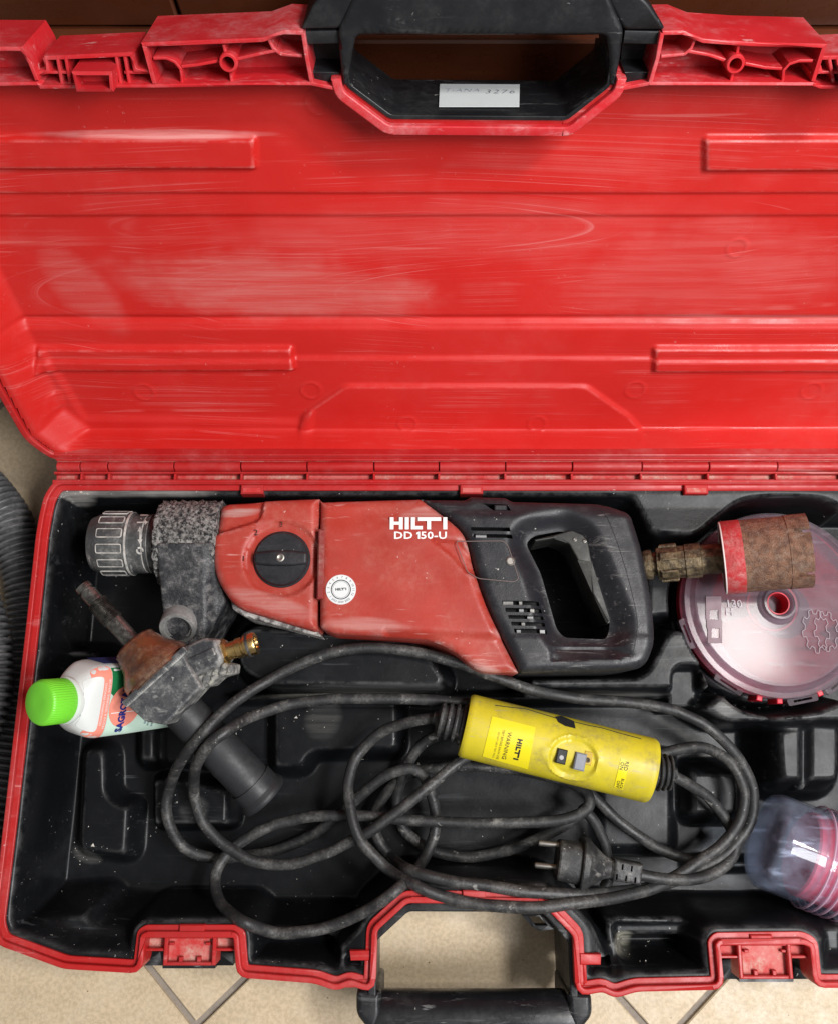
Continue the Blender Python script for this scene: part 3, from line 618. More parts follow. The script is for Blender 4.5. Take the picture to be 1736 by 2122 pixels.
# lid clip in the notch
for dx in (0, 1600):
    q = lambda L: [(x+dx, y) for x, y in L]
    lwall(q([(92, 120), (272, 112), (280, 145), (316, 150)]), .003, -.004, -.05, name='lid_clip'); lwall(q([(92, 120), (100, 148), (78, 152)]), .003, -.004, -.05, name='lid_clip')
    relief('lid_clip_floor', LF, LF.pts(q([(80, 150), (100, 118), (272, 110), (282, 146), (316, 150), (318, 178), (80, 180)]), -.004), -.03, -.05, REDRIM, lid, cap=True)
    for x in (118, 240, 258, 135): lwall(q([(x, 117), (x+10, 174)]), .0022, -.004, -.045, name='lid_clip')
    lwall(q([(80, 150), (140, 150)]), .002, -.005, -.04, name='lid_clip'); lwall(q([(258, 150), (316, 150)]), .002, -.005, -.04, name='lid_clip')
    relief('clip_socket', LF, LF.pts(q([(148, 148), (232, 148), (235, 190), (158, 190)]), .012), .012, -.03, REDRIM, lid, r=.001,
           holes=[LF.pts(q([(156, 155), (226, 155), (228, 184), (163, 184)]), .012)])
    relief('clip_socket_floor', LF, LF.pts(q([(150, 150), (230, 150), (233, 188), (160, 188)]), .012), -.004, -.03, REDRIM, lid)
# red trough lip below the handle and the black recessed plate
tr = smooth_open(LF.pts([(706, 160), (712, 188), (806, 259), (1177, 262), (1272, 186), (1278, 160)], 0), .004)
relief('handle_trough', LF, strip(tr, .0075, -1), .001, wf, REDRIM, lid, r=.0014)
relief('trough_channel', LF, strip(tr, .004, 1), -.004, wf, RED, lid, r=.001)
tp = smooth_open(LF.pts([(712, 150), (716, 180), (808, 249), (1174, 252), (1266, 180), (1271, 150)], 0), .004)
plate = relief('lid_handle_plate', LF, strip(tp, .0035, 1), -.002, -.078, HBLACK, case, r=.0008)
# black handle with shoulders
hp = relief('lid_handle', LF, fillet(LF.pts([(700, 62), (735, -16), (1258, -16), (1292, 62), (1285, 120), (1274, 178), (1262, 178), (1262, 110), (1256, 74), (738, 74), (730, 110), (722, 178), (710, 178), (704, 120)], 0), .004), 0, -.058, HBLACK, case, r=.0035, step=.006)
for q in ([(622, 62), (704, 60), (738, 0), (700, -40), (650, 5)], [(1292, 62), (1380, 62), (1345, 5), (1295, -40), (1258, 0)]):
    relief('handle_shoulder', LF, fillet(LF.pts(q, -.002), .004), -.002, -.058, HBLACK, hp, r=.003)
for a in (0, 1):
    f = lambda L: [((x if a == 0 else 1998-x), y) for x, y in L]
    relief('shoulder_pocket_plate', LF, LF.pts(f([(630, 64), (704, 62), (708, 90), (634, 92)]), -.005), -.005, -.04, HBLACK, hp, r=.001)
    relief('shoulder_pocket_plate', LF, LF.pts(f([(646, 148), (704, 148), (708, 186), (656, 174)]), -.008), -.008, -.05, HBLACK, hp, r=.001)
    relief('shoulder_pocket_floor', LF, LF.pts(f([(634, 80), (706, 80), (712, 170), (646, 170)]), -.03), -.036, -.05, HBLACK, hp)
# paper label on the plate (lies on the plate's upper face)
b0 = LF.at(990, 249, 0)[1]+.0040; OB = LF.w(0, b0, 0)
def onplate(px, py):
    r = ray(px, py); k = ((OB-CAM)@LU)/(r@LU); return CAM+k*r
def quad(name, pts, mat, parent): return mk(name, pts, [(0, 1, 2, 3)], mat, parent, smooth=False)
lab = [onplate(909, 221), onplate(1075, 221), onplate(1076, 175), onplate(911, 174)]
V, Fc = join([([*lab, *[p+LU*.0004 for p in lab]], [(4, 5, 6, 7), (0, 1, 5, 4), (1, 2, 6, 5), (2, 3, 7, 6), (3, 0, 4, 7)])])
note = mk('paper_label', V, Fc, PAPER, plate, smooth=False)
ex = lab[1]-lab[0]; ex /= np.linalg.norm(ex); ey = -LN
mm = lambda a, b: onplate(a, b)+LU*.0007
lettering('handwriting', [textmesh('TiANA', mm(958, 188), ex, ey+ex*.25, .0100, 1.15, .9, 'CENTER', -.00022)], FADEB, note)
lettering('handwriting', [textmesh('3276', mm(1036, 191), ex, ey+ex*.22, .0115, 1.2, .95, 'CENTER', -.00022)], PENB, note)
# ------------------------------------------------------------------ the drill
dl0 = P(800, 1210, .03)
drill = thing('core_drill', 'large red and black electric core drill lying in the case', 'drill', tuple(map(float, dl0)))
ZG, ZM, ZB = .152, .158, .157
def bf(L, z): return BF.pts(L, z)
def bsdf(L, z): 
    p = bf(L, z); return lambda a, b: sdf(a, b, p)
# gear housing (front, red)
gq = [(456, 1050, .004), (470, 1042, .006), (664, 1034, .002), (660, 1306, .001), (652, 1309, .004), (500, 1264, .006), (478, 1246, .01), (452, 1206, .02), (441, 1165, .03), (442, 1115, .01), (447, 1106, .006)]
gq = fillet([(*BF.at(x, y, ZG-.008), r) for x, y, r in gq], .004)
d1 = bsdf([(430, 1030), (545, 1036), (540, 1072), (528, 1080), (440, 1108), (425, 1110)], ZG); cdl = BF.at(583, 1158, ZG); rdl = .0285
def gh(a, b):
    R = np.hypot(a-cdl[0], b-cdl[1]); s = -.007*sstep(.5-d1(a, b)/.004)
    s += -.0035*sstep(.5-(R-.0385)/.004)*sstep(.5+(R-.0)/.004) 
    return s+.0015*np.sin(a*60)*0
gear = relief('gear_housing', BF, gq, ZG, .070, DREDD, drill, r=.010, hfun=gh, step=.003)
relief('housing_gasket', BF, fillet(bf([(478, 1240), (500, 1258), (655, 1304), (670, 1322), (640, 1314), (505, 1278), (482, 1262)], .13), .003), .134, .060, M('mortar_smear', (.50, .48, .45), .85, mott2=(.06, .05, .05), mscale=90, bump=1.5, bscale=200), drill, r=.003, step=.004)
# motor housing (red)
mq = [(664, 1036, .001), (668, 1040, .004), (872, 1034, .004), (930, 1078, .01), (962, 1108, .02), (1000, 1248, .03), (1076, 1396, .003), (992, 1394, .012), (938, 1348, .02), (890, 1326, .02), (690, 1314, .008), (664, 1302, .003)]
mq = fillet([(*BF.at(x, y, ZM-.008), r) for x, y, r in mq], .004)
sw = bsdf([(955, 1095), (958, 1120), (1010, 1162), (1024, 1168), (1100, 1182), (1100, 1200), (1000, 1184), (970, 1172), (945, 1150), (905, 1112), (890, 1095)], ZM)
sw = bsdf([(840, 1085), (960, 1118), (968, 1132), (1008, 1170), (1030, 1178), (1110, 1190), (1110, 1202), (1010, 1190), (985, 1182), (935, 1138), (900, 1110)], ZM)
foot = bsdf([(800, 1308), (890, 1312), (1090, 1322), (1120, 1410), (950, 1420), (800, 1330)], ZM); topb = bsdf([(640, 1010), (900, 1010), (960, 1075), (640, 1082)], ZM)
swl = bsdf([(895, 1118), (955, 1123), (985, 1165), (1012, 1178), (1080, 1192), (1080, 1203), (1000, 1196), (968, 1186), (935, 1150)], ZM)
def mh(a, b): return -.0055*sstep(.5-swl(a, b)/.0055)-.006*sstep(.5-foot(a, b)/.010)-.003*sstep(.5-topb(a, b)/.020)
slot = bf([(657, 1098), (669, 1098), (671, 1236), (660, 1238)], ZM-.002)
mslot = bf([(667, 1098), (676, 1099), (675, 1238), (667, 1238)], ZM)
motor = relief('motor_housing', BF, mq, ZM, .055, DREDD, drill, r=.009, hfun=mh, step=.003)
pxbox('housing_clip', BF, 658, 672, 1096, 1241, .12, ZM+.0015, M('drill_red_dark', (.22, .025, .022), .5, dust=.7, dustcol=(.40, .26, .22), dscale=40), drill, .0015)
# rear housing with the hand opening
rq = [(868, 1034, .002), (965, 1035, .003), (974, 1028, .003), (1048, 1030, .003), (1060, 1038, .004), (1250, 1043, .02), (1304, 1062, .02), (1314, 1092, .012), (1332, 1150, .03), (1350, 1250, .03), (1357, 1330, .03), (1336, 1384, .012),
      (1278, 1394, .01), (1077, 1397, .002), (1001, 1248, .03), (963, 1108, .02), (931, 1078, .01)]
rq = fillet([(*BF.at(x, y, ZB-.008), r) for x, y, r in rq], .004)
hole = fillet(bf([(1088, 1126), (1106, 1110), (1165, 1100), (1192, 1118), (1252, 1262), (1264, 1296), (1256, 1326), (1168, 1322), (1152, 1304), (1120, 1190)], ZB-.016), .006)
vents = [[(957+i*0, y0) for i in (0,)] for y0 in ()]
vl = [(1041, 1158, 1097-5, 1104-5), (1049, 1163, 1110-4, 1116-3)]
vq = []
for x0, x1, y0, y1 in ((974, 1055, 1093, 1101), (980, 1060, 1107, 1115), (1039, 1117, 1245, 1254), (1045, 1122, 1260, 1269), (1051, 1126, 1275, 1283), (1057, 1129, 1289, 1297), (1063, 1133, 1303, 1312)):
    vq.append(fillet(bf([(x0, y0), (x1, y0+1), (x1+2, y1+1), (x0+2, y1)], ZB-.002), .001))
top_notch = bf([(1000, 1043), (1050, 1045), (1058, 1058), (1022, 1058)], ZB-.003)
hsd = lambda a, b: sdf(a, b, hole)
scoop = bsdf([(1080, 1090), (1100, 1076), (1230, 1056), (1262, 1080), (1300, 1190), (1322, 1290), (1318, 1342), (1160, 1332), (1140, 1306), (1100, 1180)], ZB)
lowbar = bsdf([(1000, 1318), (1380, 1318), (1380, 1420), (1000, 1420)], ZB); tslot = bsdf([(1140, 1342), (1300, 1344), (1308, 1356), (1280, 1362), (1142, 1370)], ZB)
topd = bsdf([(860, 1010), (1330, 1010), (1330, 1062), (1060, 1062), (900, 1062)], ZB)
def rh(a, b):
    z = -.016*sstep(1-np.maximum(hsd(a, b), 0)/.024)
    z += -.0035*sstep(.5-topd(a, b)/.012)-.0032*sstep(.5-tslot(a, b)/.003)+.0012*sstep(.5-lowbar(a, b)/.004)
    return z
rear = relief('rear_housing', BF, rq, ZB, .055, DBLACK, drill, r=.011, holes=[hole, *vq, top_notch], hfun=rh, step=.003)
# rubber grip skin following the handle, trigger, vents' dark interior
gsk = fillet(bf([(1228, 1046), (1262, 1052), (1304, 1068), (1312, 1096), (1330, 1155), (1347, 1250), (1353, 1328), (1338, 1362), (1312, 1340), (1317, 1282), (1292, 1175), (1258, 1080)], ZB), .006)
def gsh(a, b): return rh(a, b)+.0008
pxbox('vent_interior', BF, 965, 1068, 1086, 1122, .10, ZB-.014, VOID, drill); pxbox('vent_interior', BF, 1030, 1134, 1240, 1320, .10, ZB-.014, VOID, drill)
for k, (x, y, w_) in enumerate(((985, 1111, 22), (1042, 1249, 20), (1075, 1265, 9), (1098, 1265, 8), (1092, 1280, 12), (1080, 1293, 7), (1118, 1308, 10), (1075, 1249, 6), (1070, 1308, 8))):
    pxbox('winding', BF, x, x+w_, y-2, y+5, ZB-.013, ZB-.008, WORN if k % 2 else GREYP, drill)
pxbox('top_latch', BF, 1024, 1050, 1046, 1058, ZB-.02, ZB-.003, DBLACK, drill, .001)
tg = relief('trigger', BF, fillet(bf([(1106, 1118), (1150, 1108), (1183, 1099), (1207, 1108), (1217, 1122), (1224, 1160), (1265, 1290), (1257, 1294), (1228, 1232), (1195, 1158), (1178, 1126), (1146, 1116), (1108, 1123)], ZB-.010), .0015), ZB-.009, .10,
            M('trigger_plastic', (.016, .017, .015), .45, dust=.45, dustcol=(.12, .12, .105), dscale=30), drill, r=.0015)
for px, py in ((1190, 1118), (1210, 1121)):
    p = P(px, py, ZB-.009); lathe('pin', [(.0022, -.004), (.0022, .0006), (.0014, .0008), (.0010, .0002), (0, .0002)], p, (0, 0, 1), STEELD, drill, 12)
# brush cover with screw
cov = fillet(bf([(944, 1122), (1042, 1121), (1052, 1132), (1074, 1200), (1064, 1206), (990, 1199), (968, 1186)], ZB), .003)
def seamline(name, pts2, z, mat, parent, wd=.0008):
    V = []; Fc = []; n = len(pts2)
    return tube(name, [(a, b, z) for a, b in pts2]+[(*pts2[0], z)], wd, mat, parent, 6)
seamline('cover_seam', resample(cov, .004), ZB+.0003, M('seam_dust', (.17, .13, .12), .7), drill, .0004)
for gg in ([(1228, 1043), (1257, 1078), (1292, 1175), (1317, 1282), (1312, 1338), (1302, 1386)],):
    tube('grip_seam', [(*BF.at(x, y, ZB-.004), float(ZB-.0003+rh(np.array([BF.at(x, y, ZB-.004)[0]]), np.array([BF.at(x, y, ZB-.004)[1]]))[0])) for x, y in [tuple(q) for q in catmull([np.array([*q, 0.]) for q in gg], 8) for q in [q[:2]]][4:-6]], .0005, VOID, drill, 5)
p = P(1057, 1163, ZB); lathe('screw', [(.0046, -.004), (.0046, .0008), (.0040, .0012), (.0032, .0004), (0, .0004)], p, (0, 0, 1), STEEL, drill, 18)
gs = bf([(1228, 1043), (1257, 1078), (1292, 1175), (1317, 1282), (1312, 1338), (1300, 1384)], ZB)
# white lettering
o = BF.at(808, 1097, ZM+.0006); w0 = BF.at(926, 1097, ZM+.0006)[0]-o[0]
lettering('brand_lettering', [logomesh((*o, ZM+.0006), (1, 0, 0), (0, .92, 0), w0)], WHITE, drill)
o = BF.at(926, 1110, ZM+.0006); t1 = textmesh('50-U', (*o, ZM+.0006), (1, 0, 0), (0, 1, 0), .0105, 1.06, 1.22, 'RIGHT', .00022); lx_ = min(v[0] for v in t1[0]); ya, yb = min(v[1] for v in t1[0]), max(v[1] for v in t1[0]); hh_ = yb-ya
d1_ = [(lx_-.0044, ya+hh_*.60), (lx_-.0044, ya+hh_*.82), (lx_-.0022, yb-.0002), (lx_-.0009, yb-.0002), (lx_-.0009, ya+.0002), (lx_-.0028, ya+.0002), (lx_-.0028, ya+hh_*.68)]
t2 = textmesh('DD', (lx_-.0082, o[1], ZM+.0006), (1, 0, 0), (0, 1, 0), .0105, 1.06, 1.22, 'RIGHT', .00022)
lettering('model_lettering', [t1, t2, ([(a, b, ZM+.0006) for a, b in d1_], [tuple(range(7))[::-1]])], WHITE, drill)
# mode dial
zc = ZG-.006; O = (*cdl, zc)
dial = lathe('mode_dial', [(.0300, -.004), (.0300, .002), (.0290, .0035), (.0280, .0035), (.0275, .006), (.0265, .0075), (.018, .0070), (0, .0066)], O, (0, 0, 1), DBLACK, drill, 48)
relief('dial_bar', BF, fillet([(cdl[0]-.0272, cdl[1]-.0060), (cdl[0]-.010, cdl[1]-.0078), (cdl[0]+.010, cdl[1]-.0078), (cdl[0]+.0272, cdl[1]-.0060), (cdl[0]+.0272, cdl[1]+.0060), (cdl[0]+.010, cdl[1]+.0078), (cdl[0]-.010, cdl[1]+.0078), (cdl[0]-.0272, cdl[1]+.0060)], .003), zc+.0125, zc, DBLACK, dial, r=.003)
lathe('dial_screw', [(.0042, 0), (.0042, .0005), (.0030, .0009), (.0020, .0003), (0, .0003)], (cdl[0], cdl[1], zc+.0125), (0, 0, 1), STEEL, dial, 18)
lettering('gear_marks', [textmesh('2', P(531, 1104, ZG+.001), (1, .2, 0), (-.2, 1, 0), .009), textmesh('3', P(583, 1087, ZG+.001), (1, 0, 0), (0, 1, 0), .008), textmesh('1', P(505, 1158, ZG+.001), (1, 0, 0), (0, 1, 0), .008)], INK, drill)
# round inspection sticker
sc = BF.at(707, 1222, ZM); Rs = .0152
st = lathe('inspection_sticker', [(Rs, 0), (Rs, .0004), (0, .0004)], (*sc, ZM+.0001), (0, 0, 1), PAPER, drill, 48)
for r0, r1, mt in ((.0101, .0092, INK), (.0085, .0080, GREYP)):
    lathe('sticker_ring', [(r0, 0), (r0, .0002), (r1, .0002), (r1, 0)], (*sc, ZM+.00045), (0, 0, 1), mt, st, 40)
lettering('sticker_logo', [logomesh((sc[0]-.0055, sc[1]-.0012, ZM+.0007), (1, .05, 0), (-.05, 1, 0), .011)], INK, st)
tx = []
for k, s in enumerate('1 2 3 4 5 6 7 8 9 10 11 12'.split()):
    a = rad(215-k*21.5); r_ = .0126; tx.append(textmesh(s, (sc[0]+r_*math.cos(a), sc[1]+r_*math.sin(a), ZM+.0007), (math.sin(a), -math.cos(a), 0), (math.cos(a), math.sin(a), 0), .0032))
for k, s in enumerate(('2023', '2024', '2025')):
    a = rad(238+k*32); r_ = .0126; tx.append(textmesh(s, (sc[0]+r_*math.cos(a), sc[1]+r_*math.sin(a), ZM+.0007), (-math.sin(a), math.cos(a), 0), (-math.cos(a), -math.sin(a), 0), .0030))
lettering('sticker_numbers', tx, M('dark_print', (.08, .08, .08), .5), st)
# neck, side arm and chuck
zc = .112; cc = P(330, 1127, zc); sc_ = (P(430, 1127, zc)[0]-P(330, 1127, zc)[0])/100
ca = lambda x: (x-330)*sc_
def crd(a, h, r): return .0016*math.sin(a*23+h*900)*math.sin(h*1500+a*9)+random.uniform(-.0009, .0009)
hs_ = np.linspace(ca(340), ca(462), 40)
V, Fc = lathemesh([(.036, ca(338))]+[(.0455, h) for h in hs_]+[(.036, ca(464))], cc, (1, 0, 0), 120, crd)
mk('crusted_neck', V, Fc, CRUST, drill, sharp=180)
aq = fillet(bf([(327, 1128), (444, 1126), (448, 1190), (459, 1238), (446, 1264), (412, 1322), (402, 1336), (338, 1336), (330, 1300)], .150), .003)
a0 = P(380, 1130, .15)[1]; a1 = P(380, 1325, .13)[1]
arx = P(432, 1200, .15)[0]
def ah(a, b): return -.030*np.clip((a0-b)/(a0-a1), 0, 1)-.012*sstep((a-arx+.006)/.012)*np.clip((a0-b)/(a0-a1)*2, 0, 1)
relief('side_arm', BF, aq, .1585, .05, ARM, drill, r=.003, hfun=ah, step=.003)
pc = P(367, 1304, .139); axp = np.array([0, -.66, .75])
lathe('port_ring', [(.0190, -.03), (.0190, -.002), (.0180, 0), (.0150, 0), (.0145, -.003), (.0125, -.003), (.0120, -.010), (.0085, -.011), (.008, -.02), (0, -.02)], pc, axp, M('worn_port', (.16, .16, .155), .55, dust=.8, dustcol=(.38, .37, .35), dscale=60, bump=.4), drill, 40)
Rk = .0335; ca = lambda x: (x-330)*sc_*.93
prof = [(.020, 186), (.0285, 187), (.0295, 192), (.0300, 195), (.0325, 206), (.0332, 210), (Rk, 216), (Rk, 262), (.0330, 268), (.0338, 272), (.0338, 277), (.0318, 281), (.0318, 304), (.0308, 306), (.0308, 311), (.0318, 313), (.0318, 320), (.0300, 322), (.0300, 330)]
chuck = lathe('chuck', [(r, ca(x)) for r, x in prof][::1], cc, (1, 0, 0), CHUCK, drill, 72)
cxh = ca(240)
for k in range(13):
    a = 2*math.pi*(k+.3)/13; ny = np.array([0, math.sin(a), math.cos(a)]); ty = np.array([0, math.cos(a), -math.sin(a)])
    pf = Frame(cc+np.array([cxh, 0, 0])+ny*(Rk-.0004), (1, 0, 0), ty, ny); L2, W2 = ca(240+27)-cxh, .0046
    pad = relief('grip_pad', pf, fillet([(-L2, -W2), (L2, -W2), (L2, W2), (-L2, W2)], .0015, 2), .0016, -.003, CHUCK, chuck, r=.0006)
    pth = fillet([(-L2, -W2), (L2, -W2), (L2, W2), (-L2, W2)], .0015, 2); 
    if ny[2] > -.2: tube('pad_edge', [pf.w(x, y, .0013) for x, y in pth+[pth[0]]], .0007, WORN, chuck, 5)
for xa, xb, r_ in ((271, 277, .0341), (306.5, 310, .0312), (318, 320, .0320)): lathe('worn_ring', [(r_-.001, ca(xa)), (r_, ca(xa+.8)), (r_, ca(xb-.8)), (r_-.001, ca(xb))], cc, (1, 0, 0), WORN, chuck, 64)
# white lock marks on the collar
def oncyl(x, y, r): # pixel on the top of the chuck cylinder
    p = P(x, y, zc+r)
    for _ in range(4): p = P(x, y, zc+math.sqrt(max(1e-6, r*r-(p[1]-cc[1])**2)))
    return p
def mark(poly, r=.0322): return ([oncyl(x, y, r) for x, y in poly], [tuple(range(len(poly)))[::-1]])
mk_ = [mark([(289, 1100), (292, 1100), (292, 1119), (289, 1119)]), mark([(285, 1101), (290, 1091), (296, 1101)]), mark([(285, 1118), (296, 1118), (290, 1128)]),
       mark([(284, 1081), (302, 1081), (302, 1084), (284, 1084)]), mark([(300, 1077), (307, 1082), (300, 1088)]), mark([(291, 1066), (294, 1066), (294, 1076), (291, 1076)]), mark([(291, 1066), (307, 1066), (307, 1069), (291, 1069)])]
cr = [(290+8*math.cos(k*math.pi/8), 1141+8*math.sin(k*math.pi/8)) for k in range(16)]; ci = [(290+4*math.cos(k*math.pi/8), 1141+4*math.sin(k*math.pi/8)) for k in range(16)]
V = [oncyl(*q, .0322) for q in cr+ci]; mk_.append((V, [(k, (k+1) % 16, 16+(k+1) % 16, 16+k)[::-1] for k in range(16) if k not in (1, 9)]))
lettering('lock_marks', [(v, [f[::-1] for f in fc]) for v, fc in mk_], WORN, chuck)

# ------------------------------------------------------------------ core bit on the disc box
zb = .146
A0, A1 = P(1500, 1156, .138), P(1668, 1141, .160); ax = A1-A0; Lb = np.linalg.norm(ax); ax /= Lb
bit = thing('core_bit', 'rusty cylindrical core drill bit with red painted band beside the drill handle', 'drill bit', tuple(map(float, A0-np.array([0, 0, .035]))))
Rb = .0375
def rd(a, h, r): return random.uniform(-.0002, .0002)
prf = [(Rb-.0022, .010), (Rb-.0020, Lb-.004), (Rb-.0020, Lb)]
V, Fc = lathemesh([(.012, .001), (Rb-.001, 0), (Rb, .0015), (Rb, .019), (Rb, .05), (Rb, Lb-.012), (Rb-.0025, Lb-.012), (Rb-.0025, .01), (.012, .01)], A0, ax, 72)
mk('barrel', V, [f for f in Fc if len(f) == 4], RUST, bit)
lathe('red_band', [(Rb-.004, -.0012), (Rb+.0001, -.0012), (Rb+.0007, .0002), (Rb+.0007, .0175), (Rb-.001, .0180)], A0, ax, REDP, bit, 64)
lathe('end_edge', [(Rb-.0015, -.0026), (Rb+.0003, -.0022), (Rb+.0003, -.0010), (Rb-.0015, -.0010)], A0, ax, WHITEE, bit, 64, closed=True)
lathe('end_plate', [(.011, -.0014), (Rb-.0016, -.0014), (Rb-.0016, .004), (.011, .004)], A0, ax, RUST, bit, 48, closed=True)
bx, by, bz = basis(ax)
for k in range(5):
    a = 2*math.pi*(k+.42)/5; V = []; nseg = 8; w_ = .555
    for h in (Lb-.018, Lb+.003):
        for rr in (Rb-.0030, Rb+.0006):
            for s in range(nseg+1):
                t = a-w_+2*w_*s/nseg; V.append(A0+ax*h+rr*(math.cos(t)*bx+math.sin(t)*by))
    m = nseg+1; Fc = []
    for s in range(nseg):
        Fc += [(s, s+1, m+s+1, m+s), (2*m+s, 3*m+s, 3*m+s+1, 2*m+s+1), (m+s, m+s+1, 3*m+s+1, 3*m+s), (s, 2*m+s, 2*m+s+1, s+1)]
    Fc += [(0, m, 3*m, 2*m), (nseg, 2*m+nseg, 3*m+nseg, m+nseg)]
    mk('segment', V, Fc, RUST, bit, sharp=40)
q = np.linalg.norm(P(1600, 1150, zb)-P(1500, 1150, zb))/100
sh = [(.0100, -166), (.0150, -164), (.0160, -158), (.0160, -148), (.0125, -145), (.0125, -138), (.0172, -136), (.0180, -128), (.0180, -96), (.0172, -94), (.0172, -80), (.0184, -78), (.0184, -47), (.0160, -45), (.0160, -2)]
lathe('shank', [(r, h*q) for r, h in sh], A0, ax, RUSTB, bit, 12, sharp=25)
for k in range(6):
    a = 2*math.pi*k/6+.3; fr = Frame(A0+ax*(-112*q)+.0178*(math.cos(a)*bx+math.sin(a)*by), ax, -math.sin(a)*bx+math.cos(a)*by, math.cos(a)*bx+math.sin(a)*by)
    box('shank_lug', fr, -18*q, 18*q, -.0045, .0045, -.003, .0022, RUSTB, bit, .0012)

# ------------------------------------------------------------------ round clear box
zt = .100; dO = P(1614, 1250, zt); disc = thing('round_clear_box', 'round translucent plastic disc box with centre hole under the rusty core bit', 'container', (float(dO[0]), float(dO[1]), .046))
D0 = np.array([dO[0], dO[1], 0]); Rd = .0985
lathe('blade_stack', [(.030, .060), (.030, .078), (.078, .078), (.080, .076), (.080, .060)], D0+np.array([.012, -.006, 0]), (0, 0, 1), REDIN, disc, 64)
lathe('box_base', [(Rd-.006, .047), (Rd-.002, .050), (Rd+.001, .060), (Rd+.001, .074), (Rd-.001, .074), (Rd-.002, .058), (.030, .054), (.028, .080), (.026, .080), (.026, .047)], D0, (0, 0, 1), REDIN, disc, 80)
lathe('box_lid', [(Rd+.0025, .078), (Rd+.0025, .093), (Rd+.0015, .0955), (Rd-.004, .0955), (Rd-.007, .0985), (Rd-.0085, .1000), (Rd-.011, .0980), (.0230, .0980), (.0215, .1000), (.0190, .1010), (.0175, .1050), (.0150, .1050), (.0135, .1030), (.0135, .0850), (.0125, .0850), (.0125, .0950), (.020, .0960), (Rd-.012, .0960), (Rd+.0005, .0925), (Rd+.0005, .078)],
      D0, (0, 0, 1), CLEAR, disc, 96)
lathe('hub', [(.0122, .047), (.0122, .098), (.0110, .098), (.0110, .047)], D0, (0, 0, 1), REDIN, disc, 48, closed=True)
for a in (198, 236, 281, 305, 150): 
    a = rad(a); er = np.array([math.cos(a), math.sin(a), 0]); et = np.array([-er[1], er[0], 0]); fr = Frame(D0+er*(Rd+.0045), et, er, (0, 0, 1))
    relief('snap_tab', fr, fillet([(-.017, -.003), (.017, -.003), (.016, .004), (-.016, .004)], .0015, 2), .091, .080, CLEAR, disc, holes=[[(-.010, -.001), (.010, -.001), (.010, .0015), (-.010, .0015)]])
for a in (256, 268, 293): 
    a = rad(a); er = np.array([math.cos(a), math.sin(a), 0]); et = np.array([-er[1], er[0], 0]); box('red_clip', Frame(D0+er*(Rd+.004), et, er, (0, 0, 1)), -.003, .003, -.003, .003, .06, .088, REDIN, disc, .0008)
# print on the lid
def onlid(L, z=.0992): return [P(x, y, z) for x, y in L]
pr = []
def pq(x0, x1, y0, y1): p = onlid([(x0, y1), (x1, y1), (x1+2*0, y0), (x0, y0)]); return (p, [(0, 1, 2, 3)])
for x0, x1, y0, y1 in ((1462, 1494, 1236, 1264), (1462, 1470, 1264, 1284), (1488, 1494, 1264, 1284), (1464, 1496, 1284, 1302), (1466, 1474, 1302, 1322), (1490, 1496, 1302, 1322), (1466, 1496, 1322, 1333)): pr.append(pq(x0, x1, y0, y1))
lettering('printed_symbols', pr, DUSK, disc)
lettering('embossed_text', [textmesh('130', P(1520, 1252, .0993), (1, 0, 0), (0, 1, 0), .012), textmesh('H', P(1510, 1268, .0993), (1, 0, 0), (0, 1, 0), .012)], M('pale_print', (.42, .36, .39), .5), disc)
gq_ = []
for cx, cy, R in ((1690, 1308, 26), (1712, 1308, 24)):
    c = P(cx, cy, .0994); rr = R*.0005; pts = []
    for k in range(72):
        a = 2*math.pi*k/72; r_ = rr*(1+.12*(1 if (k//4) % 2 else -1)); pts.append((c[0]+r_*math.cos(a), c[1]+1.6*r_*math.sin(a), .0995))
    gq_.append(tubemesh(pts+[pts[0]], .0004, 5))
V, Fc = join(gq_); mk('embossed_emblem', V, Fc, M('emboss', (.40, .34, .38), .4), disc)
# ------------------------------------------------------------------ detergent bottle
ct = P(80, 1457, .208); tau = rad(60); psi = rad(11)
BA = np.array([-math.cos(tau)*math.cos(psi), -math.cos(tau)*math.sin(psi), math.sin(tau)])
vr = CAM-ct; vr /= np.linalg.norm(vr); BN = vr-(vr@BA)*BA; BN /= np.linalg.norm(BN); BT = np.cross(BN, BA); BT /= np.linalg.norm(BT)
if BT[1] < 0: BT = -BT
ro = rad(-16); BN, BT = BN*math.cos(ro)+BT*math.sin(ro), BT*math.cos(ro)-BN*math.sin(ro)
HB = .186; BO = ct-BA*HB
bot = thing('detergent_bottle', 'white and salmon detergent bottle with bright green screw cap', 'bottle', tuple(map(float, BO)))
hk = np.array([0, .004, .012, .09, .130, .138, .145, .151, .154, .157, .170]); wk = np.array([.028, .034, .036, .037, .0365, .0345, .0300, .0250, .0205, .0185, .0180]); tk = np.array([.018, .0225, .0245, .025, .025, .0245, .0235, .0215, .0195, .0182, .0180])
def wd(h): return np.interp(h, hk, wk)
def tk_(h): return np.interp(h, hk, tk)
def en(h): return np.interp(h, [.138, .158], [4.5, 2.0])
V = []; Fc = []; sg = 56; hh = np.concatenate([np.linspace(0, .012, 5), np.linspace(.03, .11, 5), np.linspace(.114, .170, 18)])
for h in hh:
    n = en(h)
    for k in range(sg):
        a = 2*math.pi*k/sg; c_, s_ = math.cos(a), math.sin(a)
        V.append(BO+BA*h+BT*wd(h)*math.copysign(abs(c_)**(2/n), c_)+BN*tk_(h)*math.copysign(abs(s_)**(2/n), s_))
for i in range(len(hh)-1):
    for k in range(sg): Fc.append((i*sg+k, i*sg+(k+1) % sg, (i+1)*sg+(k+1) % sg, (i+1)*sg+k))
Fc.append(tuple(range(sg-1, -1, -1))); Fc.append(tuple(range((len(hh)-1)*sg, len(hh)*sg)))
if np.linalg.det(np.array([BT, BN, BA])) < 0: Fc = [f[::-1] for f in Fc]
